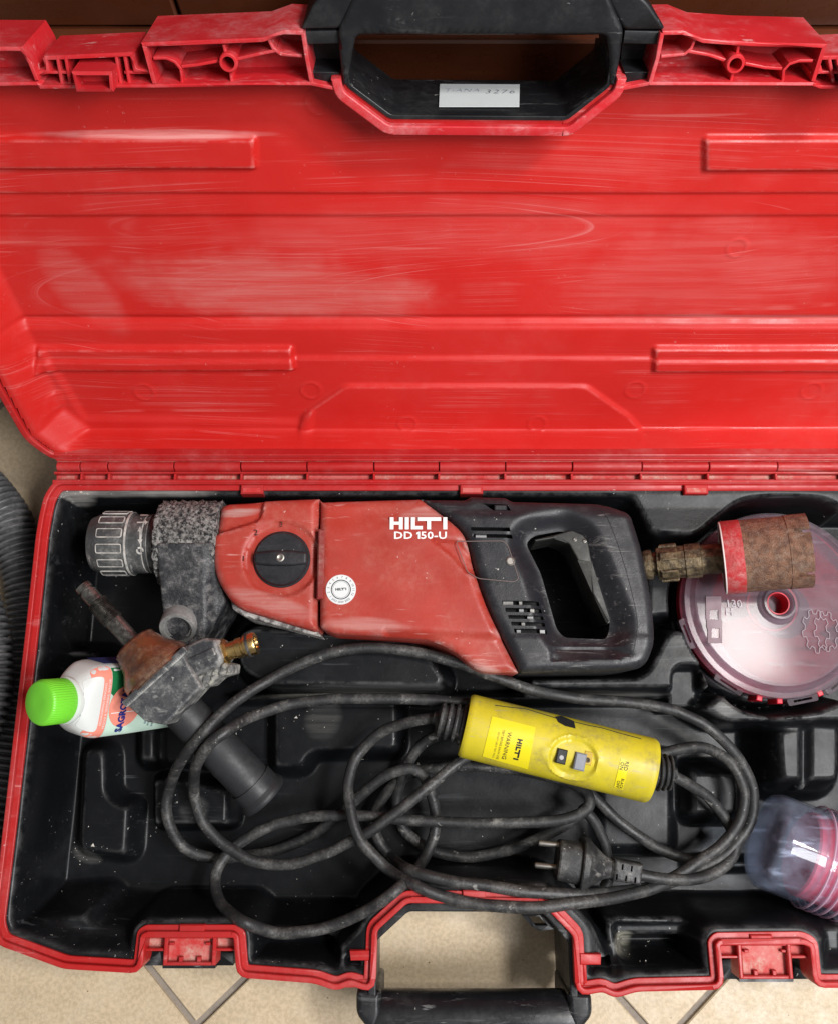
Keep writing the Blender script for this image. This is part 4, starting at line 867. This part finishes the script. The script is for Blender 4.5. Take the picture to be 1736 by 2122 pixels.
mk('bottle_body', V, Fc, BOTW, bot, sharp=60)
def bsurf(t, h, off):
    n = en(h); y = tk_(h)*max(0.0, 1-min(1, abs(t)/wd(h))**n)**(1/n); return BO+BA*h+BT*t+BN*(y+off)
def bpatch(name, poly, off, mat, st=.0035):
    p = resample(ccw(poly), st); v = list(p); ed = [(i, (i+1) % len(p)) for i in range(len(p))]; A = np.array(p)
    gx_, gy_ = np.meshgrid(np.arange(A[:, 0].min(), A[:, 0].max(), st), np.arange(A[:, 1].min(), A[:, 1].max(), st)); d_ = -sdf(gx_, gy_, p)
    v += [(a, b) for a, b in zip(gx_[d_ > st*.3], gy_[d_ > st*.3])]
    vo, eo, fo, *_ = delaunay_2d_cdt([Vector(q) for q in v], ed, [], 0, 1e-6)
    V2 = np.array([tuple(q) for q in vo]); tri = [f for f in fo if sdf(*np.array([[np.mean([V2[i][0] for i in f])], [np.mean([V2[i][1] for i in f])]]), p)[0] < 0]
    return mk(name, [bsurf(a, b, off) for a, b in V2], tri, mat, bot, sharp=80)
k = .034
bpatch('label_green', [(-.002, .004), (k, .004), (k, .124), (.010, .124), (-.002, .108)], .0004, DGREEN)
bpatch('label_mint', [(-k, .004), (-.0025, .004), (-.0025, .108), (.0095, .124), (-k, .124)], .0004, MINT)
bpatch('label_band', fillet([(-.0355, .1245), (.0355, .1245), (.0345, .137), (.029, .1455), (-.029, .1455), (-.0345, .137)], .004), .0005, SALM)
bpatch('label_panel', fillet([(-.027, .1345), (.027, .1345), (.0265, .143), (.022, .1525), (-.022, .1525), (-.0265, .143)], .005), .0010, BOTW)
cc_ = [(-.004+.021*math.cos(a), .1035+.0205*math.sin(a)) for a in np.linspace(0, 2*math.pi, 32)[:-1]]
bpatch('label_circle', cc_, .0009, SALM)
bpatch('label_line', [(-.010, .070), (-.0092, .070), (-.0092, .121), (-.010, .121)], .0014, WHITE)
# side label
sp = [BO+BA*h+BT*(wd(h)+.0006)+BN*y for h in (.012, .126) for y in (-.015, .012)]
mk('side_label', sp, [(0, 1, 3, 2)], BLUEL, bot, smooth=False)
def btext(s, t, h, size, mat, name, stretch=1.0, bold=0.0, off=.0018):
    V, Fc = textmesh(s, (0, 0, 0), (1, 0, 0), (0, 1, 0), size, 1.0, stretch, 'CENTER', bold)
    return mk(name, [bsurf(t+v[0], h+v[1], off) for v in V], Fc, mat, bot, smooth=False)
btext('SAGROTAN', -.006, .106, .0115, NAVY, 'brand_lettering', .78, .0005)
btext('DESINFIZIERENDE REINIGUNG', 0, .1320, .0034, WHITE, 'small_lettering', .9, off=.0012); btext('FRISCHE & TIEFENREINE WÄSCHE', 0, .1275, .0036, WHITE, 'small_lettering', .9, off=.0012)
btext('HYGIENE', -.020, .062, .0042, NAVY, 'small_lettering'); btext('ENTFERNT 99%', -.017, .068, .0030, NAVY, 'small_lettering'); btext('BAKTERIEN', -.017, .073, .0030, NAVY, 'small_lettering')
lathe('neck_collar', [(.0215, .150), (.0225, .152), (.0225, .1565), (.0205, .158)], BO, BA, M('milky_collar', (.62, .66, .62), .3), bot, 40)
lathe('cap', [(.0203, .158), (.0207, .159), (.0207, .182), (.0200, .1850), (.0185, HB), (.0060, HB), (0, HB)], BO, BA, GREENC, bot, 216, disp=lambda a, h, r: (.0008 if int(a/(2*math.pi)*108+.01) % 2 else 0) if .1585 < h < .183 else 0, sharp=50)

# ------------------------------------------------------------------ water swivel with grip tube
s0, s1 = P(170, 1214, .172), P(298, 1357, .166); sa = s1-s0; sa /= np.linalg.norm(sa)
swv = thing('water_swivel', 'grimy water swivel with amber collar and brass nipple lying on the bottle', 'drill fitting', tuple(map(float, s1-np.array([0, 0, .04]))))
L1 = np.linalg.norm(s1-s0)
pr = [(.0050, 0), (.0068, .0005), (.0070, .006), (.0058, .0065), (.0058, .0085), (.0070, .009), (.0070, .022), (.0085, .0225)]
h = .0225
while h < .046: pr += [(.0088, h+.0004), (.0092, h+.0009), (.0082, h+.0014)]; h += .0018
pr += [(.0085, h), (.0078, h+.0005), (.0078, L1-.018), (.0088, L1-.017), (.0088, L1)]
pr = [(r*1.16, h) for r, h in pr]
lathe('spindle', pr, s0, sa, STEELD, swv, 32)
lathe('amber_collar', [(.009, -.017), (.0195, -.016), (.0220, -.014), (.0225, -.010), (.0275, .004), (.0335, .012), (.0360, .016), (.0365, .022), (.0340, .023), (.0340, .026), (.0350, .027)], s1, sa, AMBER, swv, 44, sharp=30, disp=lambda a, h, r: (-.0012 if (h < .004 and abs((a*8/(2*math.pi)) % 1-.5) < .07) else 0))
pz = np.array([0, 0, 1.0])-sa[2]*sa; pz /= np.linalg.norm(pz); px_ = np.cross(pz, sa); px_ *= np.sign(px_[0]) 
if np.linalg.det(np.array([px_, sa, pz])) < 0: pz = pz
SF = Frame(s1+sa*.0275, px_, sa if np.linalg.det(np.array([px_, sa, pz])) > 0 else sa, pz)
flip = np.linalg.det(np.array([px_, sa, pz])) < 0
def srel(name, pts, t, b_, mat, r=.003, **kw):
    o = relief(name, SF, pts, t, b_, mat, swv, r=r, cap=True, **kw)
    if flip:
        o.data.flip_normals()
    return o
def jit(a, b): return .0008*np.sin(a*420+np.sin(b*300)*2)*np.cos(b*380)
srel('housing_block', fillet([(-.039, .000), (.034, .000), (.030, .010), (.024, .038), (-.024, .042), (-.036, .026)], .003), .024, -.026, BLOCK, .0028, step=.0026)
srel('block_flange', fillet([(-.040, -.003), (.037, -.003), (.037, .004), (-.040, .004)], .002), .0265, -.020, BLOCK, .0012, step=.0022)
t0, t1 = P(378, 1386, .160), P(466, 1346, .168); tx_ = t1-t0; Lt = np.linalg.norm(tx_); tx_ /= Lt; tz_ = np.array([0, 0, 1.0])-tx_[2]*tx_; tz_ /= np.linalg.norm(tz_); PF = Frame(t0, tx_, np.cross(tz_, tx_), tz_)
relief('side_port', PF, fillet([(-.012, -.0155), (Lt-.008, -.0145), (Lt, -.009), (Lt, .010), (Lt-.010, .0165), (.006, .0170), (-.010, .010)], .0025), .017, -.018, BLOCK, swv, r=.004, step=.0026, cap=True)
relief('port_ridge', PF, fillet([(.002, -.004), (Lt-.004, -.004), (Lt-.004, .004), (.002, .004)], .002), .0186, .01, BLOCK, swv, r=.0016, step=.003)
relief('hardened_mortar', PF, fillet([(.004, -.030), (.014, -.026), (.022, -.028), (.034, -.024), (Lt, -.026), (Lt+.004, -.018), (Lt-.004, -.012), (.004, -.014), (-.004, -.022)], .002), .008, -.016, M('mortar_residue', (.34, .33, .29), .85, mott2=(.12, .12, .12), mscale=120, bump=2.0, bscale=300), swv, r=.004, step=.003, hfun=lambda a, b: .0022*np.sin(a*700)*np.cos(b*600), cap=True)
n0, n1 = P(462, 1353, .166), P(531, 1333, .170); na = n1-n0; Ln = np.linalg.norm(na); na /= Ln
nip = lathe('brass_nipple', [(.0125, -.004), (.0135, -.002), (.0135, .004), (.0100, .006)], n0, na, BRASS, swv, 6, sharp=20)
lathe('nipple_stem', [(.0090, .005), (.0088, .014), (.0100, .015), (.0102, .020), (.0088, .021), (.0088, .023), (.0112, .024), (.0114, .0335), (.0105, .0350), (.0060, .0350), (.0045, .0300), (0, .0300)], n0, na, BRASS, nip, 32)
lathe('o_ring', [(.0090, .0255), (.0118, .0262), (.0122, .0275), (.0118, .0288), (.0090, .0295)], n0, na, RUBBER, nip, 32)
g0, g1 = P(372, 1466, .126), P(545, 1648, .086); ga = g1-g0; Lg = np.linalg.norm(ga); ga /= Lg
lathe('grip_tube', [(.0205, 0), (.0208, .01), (.0218, Lg*.55), (.0224, Lg*.60), (.0218, Lg*.63), (.0220, Lg-.016), (.0226, Lg-.009), (.0262, Lg-.003), (.0270, Lg), (.0258, Lg+.003), (.0240, Lg+.003), (.0235, Lg-.02), (0, Lg-.02)], g0, ga, TUBEB, swv, 48, sharp=60)

# ------------------------------------------------------------------ power cord, switch box and plug
cord = thing('power_cord', 'coiled black rubber cord with yellow inline switch box and two-pin plug', 'power cord', tuple(map(float, P(950, 1750, ZF))))
CR = .0058
def zz(p): return p if len(p) == 3 else (*p, None)
def cpath(pts, default):
    out = []
    for q in pts:
        z = q[2] if len(q) > 2 else default
        p = P(q[0], q[1], z); zmin = hz(p[0], p[1])+CR
        if z < zmin: p = P(q[0], q[1], zmin+.0005)
        out.append(p)
    c = np.array(catmull(out, 9)); n_ = len(c); t_ = np.arange(n_); k_ = random.random()*9
    c[:, 0] += .0005*np.sin(t_*.21+k_)+.0002*np.sin(t_*.53+k_*2); c[:, 1] += .0005*np.sin(t_*.17+k_*3)+.0002*np.sin(t_*.47+k_); return c
runs = []
# outer loop from the drill's rear, round the left, through the hook and the bottom loop, to the middle hook
runs.append(cpath([(1400, 1474, .090), (1330, 1460, .098), (1250, 1452, .100), (1175, 1444, .104), (1100, 1430, .108), (1030, 1406, .110), (985, 1388, .112), (930, 1368, .114), (860, 1352, .114), (780, 1344, .114), (700, 1350, .114), (620, 1376, .114), (540, 1420, .116), (470, 1470, .130), (420, 1520, .140), (380, 1570, .122), (354, 1626, .082), (344, 1680, .072), (356, 1722, .066), (385, 1757, .056), (435, 1777, .046),
                   (500, 1776, .040), (570, 1764, .040), (640, 1734, .044), (700, 1690, .056), (756, 1642, .066), (806, 1606, .072), (848, 1593, .074), (876, 1608, .072), (893, 1645, .066), (902, 1690, .060), (894, 1745, .060), (868, 1796, .064), (825, 1843, .080), (760, 1888, .100), (690, 1918, .108), (620, 1932, .110), (560, 1932, .110), (505, 1912, .108), (465, 1880, .100),
                   (446, 1840, .080), (452, 1796, .070), (490, 1755, .066), (540, 1722, .066), (600, 1700, .066), (660, 1692, .070), (740, 1692, .074), (830, 1698, .078), (930, 1704, .080), (1040, 1706, .082), (1130, 1704, .082), (1190, 1692, .082), (1222, 1665, .080), (1208, 1636, .074), (1160, 1617, .066), (1093, 1600, .058), (1026, 1590, .054), (958, 1588, .052), (905, 1592, .050), (850, 1606, .048), (812, 1630, .046), (785, 1665, .046), (776, 1705, .046), (786, 1745, .048), (812, 1778, .052), (850, 1803, .060), (926, 1826, .090), (1000, 1836, .112), (1093, 1848, .122), (1194, 1853, .118), (1280, 1850, .100), (1370, 1835, .086), (1450, 1803, .078), (1515, 1758, .076), (1552, 1705, .076), (1561, 1650, .078), (1546, 1598, .080), (1508, 1545, .086), (1455, 1500, .090), (1400, 1474, .090)], .06))
# second loop out from behind the box
runs.append(cpath([(1010, 1472, .100), (960, 1458, .100), (842, 1449, .100), (735, 1447, .100), (664, 1451, .100), (593, 1463, .102), (522, 1486, .118), (469, 1514, .146), (428, 1550, .146), (407, 1592, .122), (402, 1639, .090), (412, 1685, .082), (433, 1720, .078), (462, 1749, .076), (504, 1777, .076), (558, 1791, .074), (611, 1789, .074), (664, 1774, .076), (718, 1749, .082), (771, 1720, .088), (824, 1681, .090), (878, 1639, .090), (913, 1612, .088), (950, 1580, .084), (1000, 1545, .078)], .08))
# inner loop into the left end of the box and its bottom run to the right
runs.append(cpath([(945, 1490, .108), (900, 1488, .104), (850, 1496, .098), (800, 1512, .090), (757, 1546, .084), (732, 1585, .084), (722, 1630, .088), (725, 1674, .094), (739, 1728, .098), (771, 1770, .098), (806, 1802, .098), (860, 1834, .106), (926, 1862, .122), (1000, 1876, .130), (1090, 1881, .132), (1180, 1873, .128), (1271, 1862, .110), (1341, 1846, .096), (1393, 1820, .090), (1438, 1791, .088), (1487, 1758, .088), (1525, 1714, .088), (1542, 1665, .088), (1536, 1620, .088), (1510, 1580, .086), (1475, 1556, .082), (1435, 1548, .078), (1390, 1556, .074), (1340, 1570, .070)], .09))
# cord from the right end of the box to the plug
runs.append(cpath([(1375, 1600, .098), (1400, 1612, .096), (1438, 1634, .088), (1473, 1658, .080), (1501, 1693, .076), (1521, 1735, .074), (1518, 1775, .078), (1484, 1808, .084), (1430, 1822, .092), (1375, 1822, .098), (1318, 1814, .102)], .09))
# deeper strands
runs.append(cpath([(940, 1510, .07), (885, 1536, .062), (850, 1572, .056), (832, 1612, .05), (822, 1660, .044), (835, 1715, .040), (863, 1744, .040), (910, 1768, .042), (975, 1777, .044), (1040, 1766, .048), (1100, 1744, .056), (1165, 1712, .062), (1215, 1680, .062)], .05))
runs.append(cpath([(1196, 1622, .060), (1237, 1657, .056), (1278, 1699, .054), (1328, 1738, .052), (1378, 1766, .050), (1429, 1780, .050), (1475, 1770, .052), (1510, 1745, .052)], .05))
runs.append(cpath([(1205, 1672, .066), (1232, 1706, .062), (1250, 1745, .058), (1260, 1786, .056), (1262, 1815, .054), (1250, 1840, .052)], .05))
V, Fc = join([tubemesh(r, CR, 14) for r in runs]); mk('cable', V, Fc, RUBBER, cord, sharp=80)
zb = .112; q0, q1 = P(962, 1503, zb), P(1350, 1598, zb); qa = q1-q0; Lq = np.linalg.norm(qa); qa /= Lq; Rq = .0325
qx, qy, _ = basis(qa)    # qx: across, qy: up-ish
if qy[2] < 0: qx, qy = -qx, -qy
def qhit(px, py, R=Rq):
    r = ray(px, py); o = CAM-q0; o = o-(o@qa)*qa; d_ = r-(r@qa)*qa
    a, b, c = d_@d_, 2*o@d_, o@o-R*R; t = (-b-math.sqrt(max(0, b*b-4*a*c)))/(2*a); return CAM+t*r
wc = qhit(1188, 1575); ws = (wc-q0)@qa; wp = math.atan2((wc-q0)@qx, (wc-q0)@qy)
def qd(s, ph):
    e = math.hypot((s-ws)/.0235, (ph-wp)*Rq/.0220); d_ = -.0035*float(sstep(np.array((1.08-e)/.16)))
    if 0.94 < e < 1.14: d_ += .0008
    return d_
sl = np.concatenate([[0, 0, .0012, .003], np.linspace(.006, ws-.026, 14), np.linspace(ws-.024, ws+.024, 40), np.linspace(ws+.027, Lq-.006, 14), [Lq-.003, Lq-.0012, Lq, Lq]])
V = []; Fc = []; sg = 120
for i, s in enumerate(sl):
    e = min(s, Lq-s); rr = Rq-.0018*(1-min(1, e/.003))
    if i in (0, len(sl)-1): rr = .012
    for k in range(sg):
        ph = 2*math.pi*k/sg-math.pi; r_ = rr+(qd(s, ph) if .01 < s < Lq-.01 else 0); V.append(q0+qa*s+r_*(math.sin(ph)*qx+math.cos(ph)*qy*.92))
for i in range(len(sl)-1):
    for k in range(sg): Fc.append((i*sg+k, i*sg+(k+1) % sg, (i+1)*sg+(k+1) % sg, (i+1)*sg+k))
tmp = np.cross(V[5*sg+1]-V[5*sg], V[6*sg]-V[5*sg])@(V[5*sg]-(q0+qa*sl[5]))
if tmp < 0: Fc = [f[::-1] for f in Fc]
sbx = mk('switch_box', V, Fc, YEL, cord, sharp=40)
def qpatch(name, pts, mat, off=.0006, n=8):
    a, b, c, d_ = [np.array(p, float) for p in pts]; V = []; Fc = []
    for i in range(n+1):
        for j in range(n+1):
            u, v = i/n, j/n; p = (a*(1-u)+b*u)*(1-v)+(d_*(1-u)+c*u)*v; V.append(qsurf(*p, off))
    for i in range(n):
        for j in range(n): k = i*(n+1)+j; Fc.append((k, k+1, k+n+2, k+n+1))
    return mk(name, V, Fc, mat, sbx)
def qsurf(px, py, off): # point on the flattened oval surface seen at a pixel
    r = ray(px, py); 
    def loc(p): v = p-q0; return (v@qx), (v@qy)/.92
    o = loc(CAM); d_ = (r@qx, (r@qy)/.92); R = Rq+off
    a, b, c = d_[0]**2+d_[1]**2, 2*(o[0]*d_[0]+o[1]*d_[1]), o[0]**2+o[1]**2-R*R; t = (-b-math.sqrt(max(0, b*b-4*a*c)))/(2*a); return CAM+t*r
def rp(x, y): return (857.7+x*.336, 1406.6+y*.336)
qpatch('warning_sticker', [rp(480, 232), rp(748, 300), rp(700, 560), rp(420, 480)], YELP)
qpatch('switch_sticker', [rp(1275, 492), rp(1330, 515), rp(1285, 688), rp(1232, 668)], YELP)
def qtext(name, s, cx, cy, ang, size, mat, stretch=1.0, logo=None):
    ex = np.array([math.cos(ang), math.sin(ang)]); ey = np.array([math.sin(ang), -math.cos(ang)])   # pixel-plane directions on the box face
    V, Fc = logomesh((-logo/2, -logo*.12, 0), (1, 0, 0), (0, 1, 0), logo) if logo else textmesh(s, (0, 0, 0), (1, 0, 0), (0, 1, 0), size, 1, stretch)
    out = []
    for v in V: p = np.array([cx, cy])+ex*v[0]+ey*v[1]; out.append(qsurf(*p, .0012))
    return mk(name, out, Fc, mat, sbx, smooth=False)
a_ = rad(103); qtext('brand_lettering', '', *rp(640, 438), a_, 0, INK, logo=44)
qtext('warning_lettering', 'WARNING', *rp(570, 415), a_, 12, M('brown_ink', (.10, .07, .012), .5), 1.0)
qtext('small_lettering', 'TEST BEFORE EACH USE', *rp(532, 408), a_, 6.5, FADE, .9); qtext('small_lettering', 'DO NOT USE IF TEST FAILS', *rp(505, 410), a_, 5, FADE, .9)
qtext('switch_lettering', 'RED', *rp(1308, 540), a_, 11, INK); qtext('switch_lettering', 'ON', *rp(1280, 540), a_, 11, INK)
qtext('switch_lettering', 'BLACK', *rp(1280, 650), a_, 8.5, INK, .85); qtext('switch_lettering', 'OFF', *rp(1256, 652), a_, 9, INK)
def qfr(px, py, off): 
    p = qsurf(px, py, off); return Frame(p, qa, np.cross(qy, qa), qy)
fr = qfr(*rp(905, 480), -.004); box('test_button', fr, -.0050, .0050, -.0072, .0072, -.003, .0042, INK, sbx, .001); lathe('button_dot', [(.0022, 0), (.0022, .0004), (0, .0004)], fr.w(0, -.001, .0042), qy, GREYP, sbx, 16)
fr = qfr(*rp(1018, 512), -.004); box('reset_button', fr, -.0055, .0055, -.0085, .0085, -.003, .0052, GREYB, sbx, .0012)
fr = qfr(*rp(1070, 490), -.004); box('slider_bed', fr, -.0042, .0042, -.0065, .0065, -.002, .0012, M('ochre', (.45, .30, .02), .5), sbx, .0006)
lathe('rivet', [(.0026, 0), (.0026, .0006), (.0012, .0010), (0, .0004)], fr.w(0, -.002, .0012), qy, RUSTB, sbx, 14)
# chipped crack in the box top
cp = [rp(870, 235), rp(905, 228), rp(985, 262), rp(995, 308), rp(930, 292), rp(888, 268)]
mk('chipped_hole', [qsurf(*p, .0007) for p in cp], [tuple(range(len(cp)))[::-1]], VOID, sbx, smooth=False)
V, Fc = join([tubemesh([qsurf(*rp(x, y), .0002) for x, y in L], .0005, 5) for L in ([(500, 165), (600, 178), (690, 188), (780, 215), (880, 246)], [(990, 268), (1080, 290), (1160, 305), (1260, 335), (1400, 372)])])
mk('crack', V, Fc, VOID, sbx)
def bellows(O, axis, n, L, R):
    pr = [(.008, 0)]; 
    for i in range(n): h = L*i/n; rr = R*(1-.18*i/n); pr += [(rr*.82, h+.0004), (rr*.98, h+L/n*.25), (rr, h+L/n*.4), (rr*.98, h+L/n*.6), (rr*.82, h+L/n*.8)]
    pr += [(.0075, L), (.006, L+.004)]
    lathe('strain_relief', pr, O, axis, RUBBER, cord, 28)
bellows(q0+qa*.001, -qa, 4, .030, .0215); bellows(q1-qa*.001, qa+np.array([0, .12, 0]), 4, .022, .0205)
# plug
zp = .104; pl0, pl1 = P(1152, 1781, zp), P(1326, 1811, zp); pa_ = pl1-pl0; Lp = np.linalg.norm(pa_); pa_ /= Lp
def sq(a, h, r): return 0 if h > .026 else r*(min(1.0/max(abs(math.cos(a)), abs(math.sin(a))), 1.22)-1)*.55
plug = lathe('plug', [(.012, 0), (.0185, .0005), (.0195, .002), (.0200, .010), (.0205, .0225), (.0245, .0232), (.0255, .0245), (.0255, .0300), (.0240, .0315), (.0170, .0400), (.0115, .0480), (.0095, .0540), (.0108, .0560)], pl0, pa_, RUBBER, cord, 48, disp=sq, sharp=30)
pxv, pyv, pzv = basis(pa_)
for (x0, y0), (x1, y1) in (((1114, 1747), (1160, 1752)), ((1106, 1793), (1156, 1798))):
    a, b = P(x0, y0, zp+.002), P(x1, y1, zp+.002); d_ = np.linalg.norm(b-a); lathe('prong', [(.0014, 0), (.0026, .0008), (.0030, .0024), (.0030, d_)], a, b-a, STEEL, plug, 16)
SFp = Frame(pl0+pa_*.056, pa_, pxv if pxv[1] > 0 else -pxv, np.array([0, 0, 1.0]))
Ls = Lp-.056
relief('plug_strain_relief', SFp, [(0, -.0105), (Ls, -.0100), (Ls, .0100), (0, .0105)], .0095, -.0095, RUBBER, plug, r=.003, step=.004,
       holes=[[(Ls*f, y0), (Ls*f+.0018, y0), (Ls*f+.0018, y0+.0055), (Ls*f, y0+.0055)] for f, y0 in ((.10, -.0085), (.42, -.0085), (.74, -.0085), (.26, .0015), (.58, .0015))])
# ------------------------------------------------------------------ clear jar
zj = .083; j0, j1 = P(1576, 1735, zj), P(1800, 1822, zj); ja = j1-j0; ja /= np.linalg.norm(ja); Rj = .049
jar = thing('clear_jar', 'clear plastic jar with ribbed red section at the right edge of the case', 'jar', tuple(map(float, j0+ja*.06-np.array([0, 0, Rj]))))
pr = [(0, 0), (Rj*.80, .0002), (Rj*.93, .003), (Rj*.985, .008), (Rj, .014), (Rj, .048)]
h = .050
while h < .13: pr += [(Rj+.0002, h), (Rj+.0032, h+.0022), (Rj+.0032, h+.0042), (Rj+.0002, h+.0058)]; h += .0085
pr += [(Rj, .14)]; inn = [(max(0, r-.0022), hh_+(.0022 if i < 3 else 0)) for i, (r, hh_) in enumerate(pr)]
lathe('jar_wall', pr+inn[::-1], j0, ja, CLEARJ, jar, 72, sharp=50)
h = .052
while h < .13:
    lathe('jar_rib', [(Rj+.0026, h), (Rj+.0040, h+.0006), (Rj+.0040, h+.0018), (Rj+.0026, h+.0024)], j0, ja, RIBJ, jar, 64, closed=True); h += .0085
lathe('red_insert', [(0, .040), (.041, .042), (.043, .044), (.043, .13), (0, .13)], j0, ja, M('red_insert_core', (.50, .035, .075), .45, mott=.2), jar, 48)
# ------------------------------------------------------------------ vacuum hose
hpth = [P(*q) for q in [(-260, 820, .03), (-100, 945, .028), (0, 1052, .028), (36, 1130, .028), (58, 1215, .028), (62, 1310, .028), (52, 1420, .028), (32, 1530, .028), (4, 1640, .028), (-50, 1750, .03), (-130, 1780, .036), (-180, 1700, .05), (-150, 1620, .060), (-72, 1545, .070), (-36, 1470, .072), (-26, 1400, .072), (-32, 1320, .072), (-58, 1240, .072), (-120, 1160, .07), (-220, 1100, .07)]]
hp_ = np.array(catmull(hpth, 60)); L = np.concatenate([[0], np.cumsum(np.linalg.norm(np.diff(hp_, axis=0), axis=1))]); n = int(L[-1]/.00075); u = np.linspace(0, L[-1], n)
hp_ = np.stack([np.interp(u, L, hp_[:, k]) for k in range(3)], 1); hp_ = np.array([hp_[max(0, i-6):i+7].mean(0) for i in range(n)]); rr = .0236+.0036*np.clip(np.sin(u*2*math.pi/.0076)*1.5+.2, -1, 1)
V, Fc = tubemesh(hp_, rr, 28)
ho = mk('vacuum_hose', V, Fc, HOSE, None, sharp=80); ho['label'] = 'grey corrugated vacuum hose on the floor left of the case'; ho['category'] = 'hose'
# ------------------------------------------------------------------ crumbs of plaster
cv, cf = [], []
def crumb(p, s):
    n = len(cv); d8 = [np.array([random.uniform(-1, 1), random.uniform(-1, 1), random.uniform(-.2, 1)]) for _ in range(4)]
    for q in ((-1, -.6, 0), (1, -.7, 0), (.1, 1, 0), (0, 0, .9)): cv.append(np.array(p)+s*(np.array(q)+.5*np.array([random.uniform(-1, 1) for _ in range(3)])*(1, 1, .3)))
    cf.extend([(n, n+2, n+1), (n, n+1, n+3), (n+1, n+2, n+3), (n+2, n, n+3)])
for cx, cy, sx, sy, k in ((140, 1022, 26, 9, 150), (250, 1024, 120, 8, 60), (115, 1300, 6, 130, 18), (180, 1770, 28, 14, 60), (650, 1470, 30, 30, 40), (60, 1960, 20, 10, 25), (480, 1960, 20, 15, 20), (900, 1700, 400, 100, 40), (1300, 1950, 30, 20, 25), (400, 1800, 200, 60, 30), (760, 1030, 25, 4, 25)):
    for _ in range(int(k*.6)):
        xx_, yy_ = random.gauss(cx, sx), random.gauss(cy, sy); z = .06
        for _i in range(5): p = P(xx_, yy_, z); z = hz(p[0], p[1])
        if z < .124 and sdf(np.array([p[0]]), np.array([p[1]]), poly)[0] < -.006: crumb((p[0], p[1], z), random.uniform(.0002, .0008) if random.random() < .93 else random.uniform(.0012, .002))
cr_ = mk('plaster_crumbs', cv, cf, CRUMB, None, smooth=False); cr_['kind'] = 'stuff'; cr_['label'] = 'pale plaster crumbs scattered in the black liner'; cr_['category'] = 'debris'
fc_, fv_ = [], []
cv, cf = [], []
for _ in range(26):
    p = P(random.uniform(0, 1736), random.uniform(1890, 2122), 0); crumb((p[0], p[1], 0), random.uniform(.0004, .0012))
p = P(757, 2115, 0); crumb((p[0], p[1], 0), .003)
fl_ = mk('floor_crumbs', cv, cf, M('brown_grit', (.16, .10, .06), .9), None, smooth=False); fl_['kind'] = 'stuff'; fl_['label'] = 'specks of grit on the beige tiles'; fl_['category'] = 'debris'
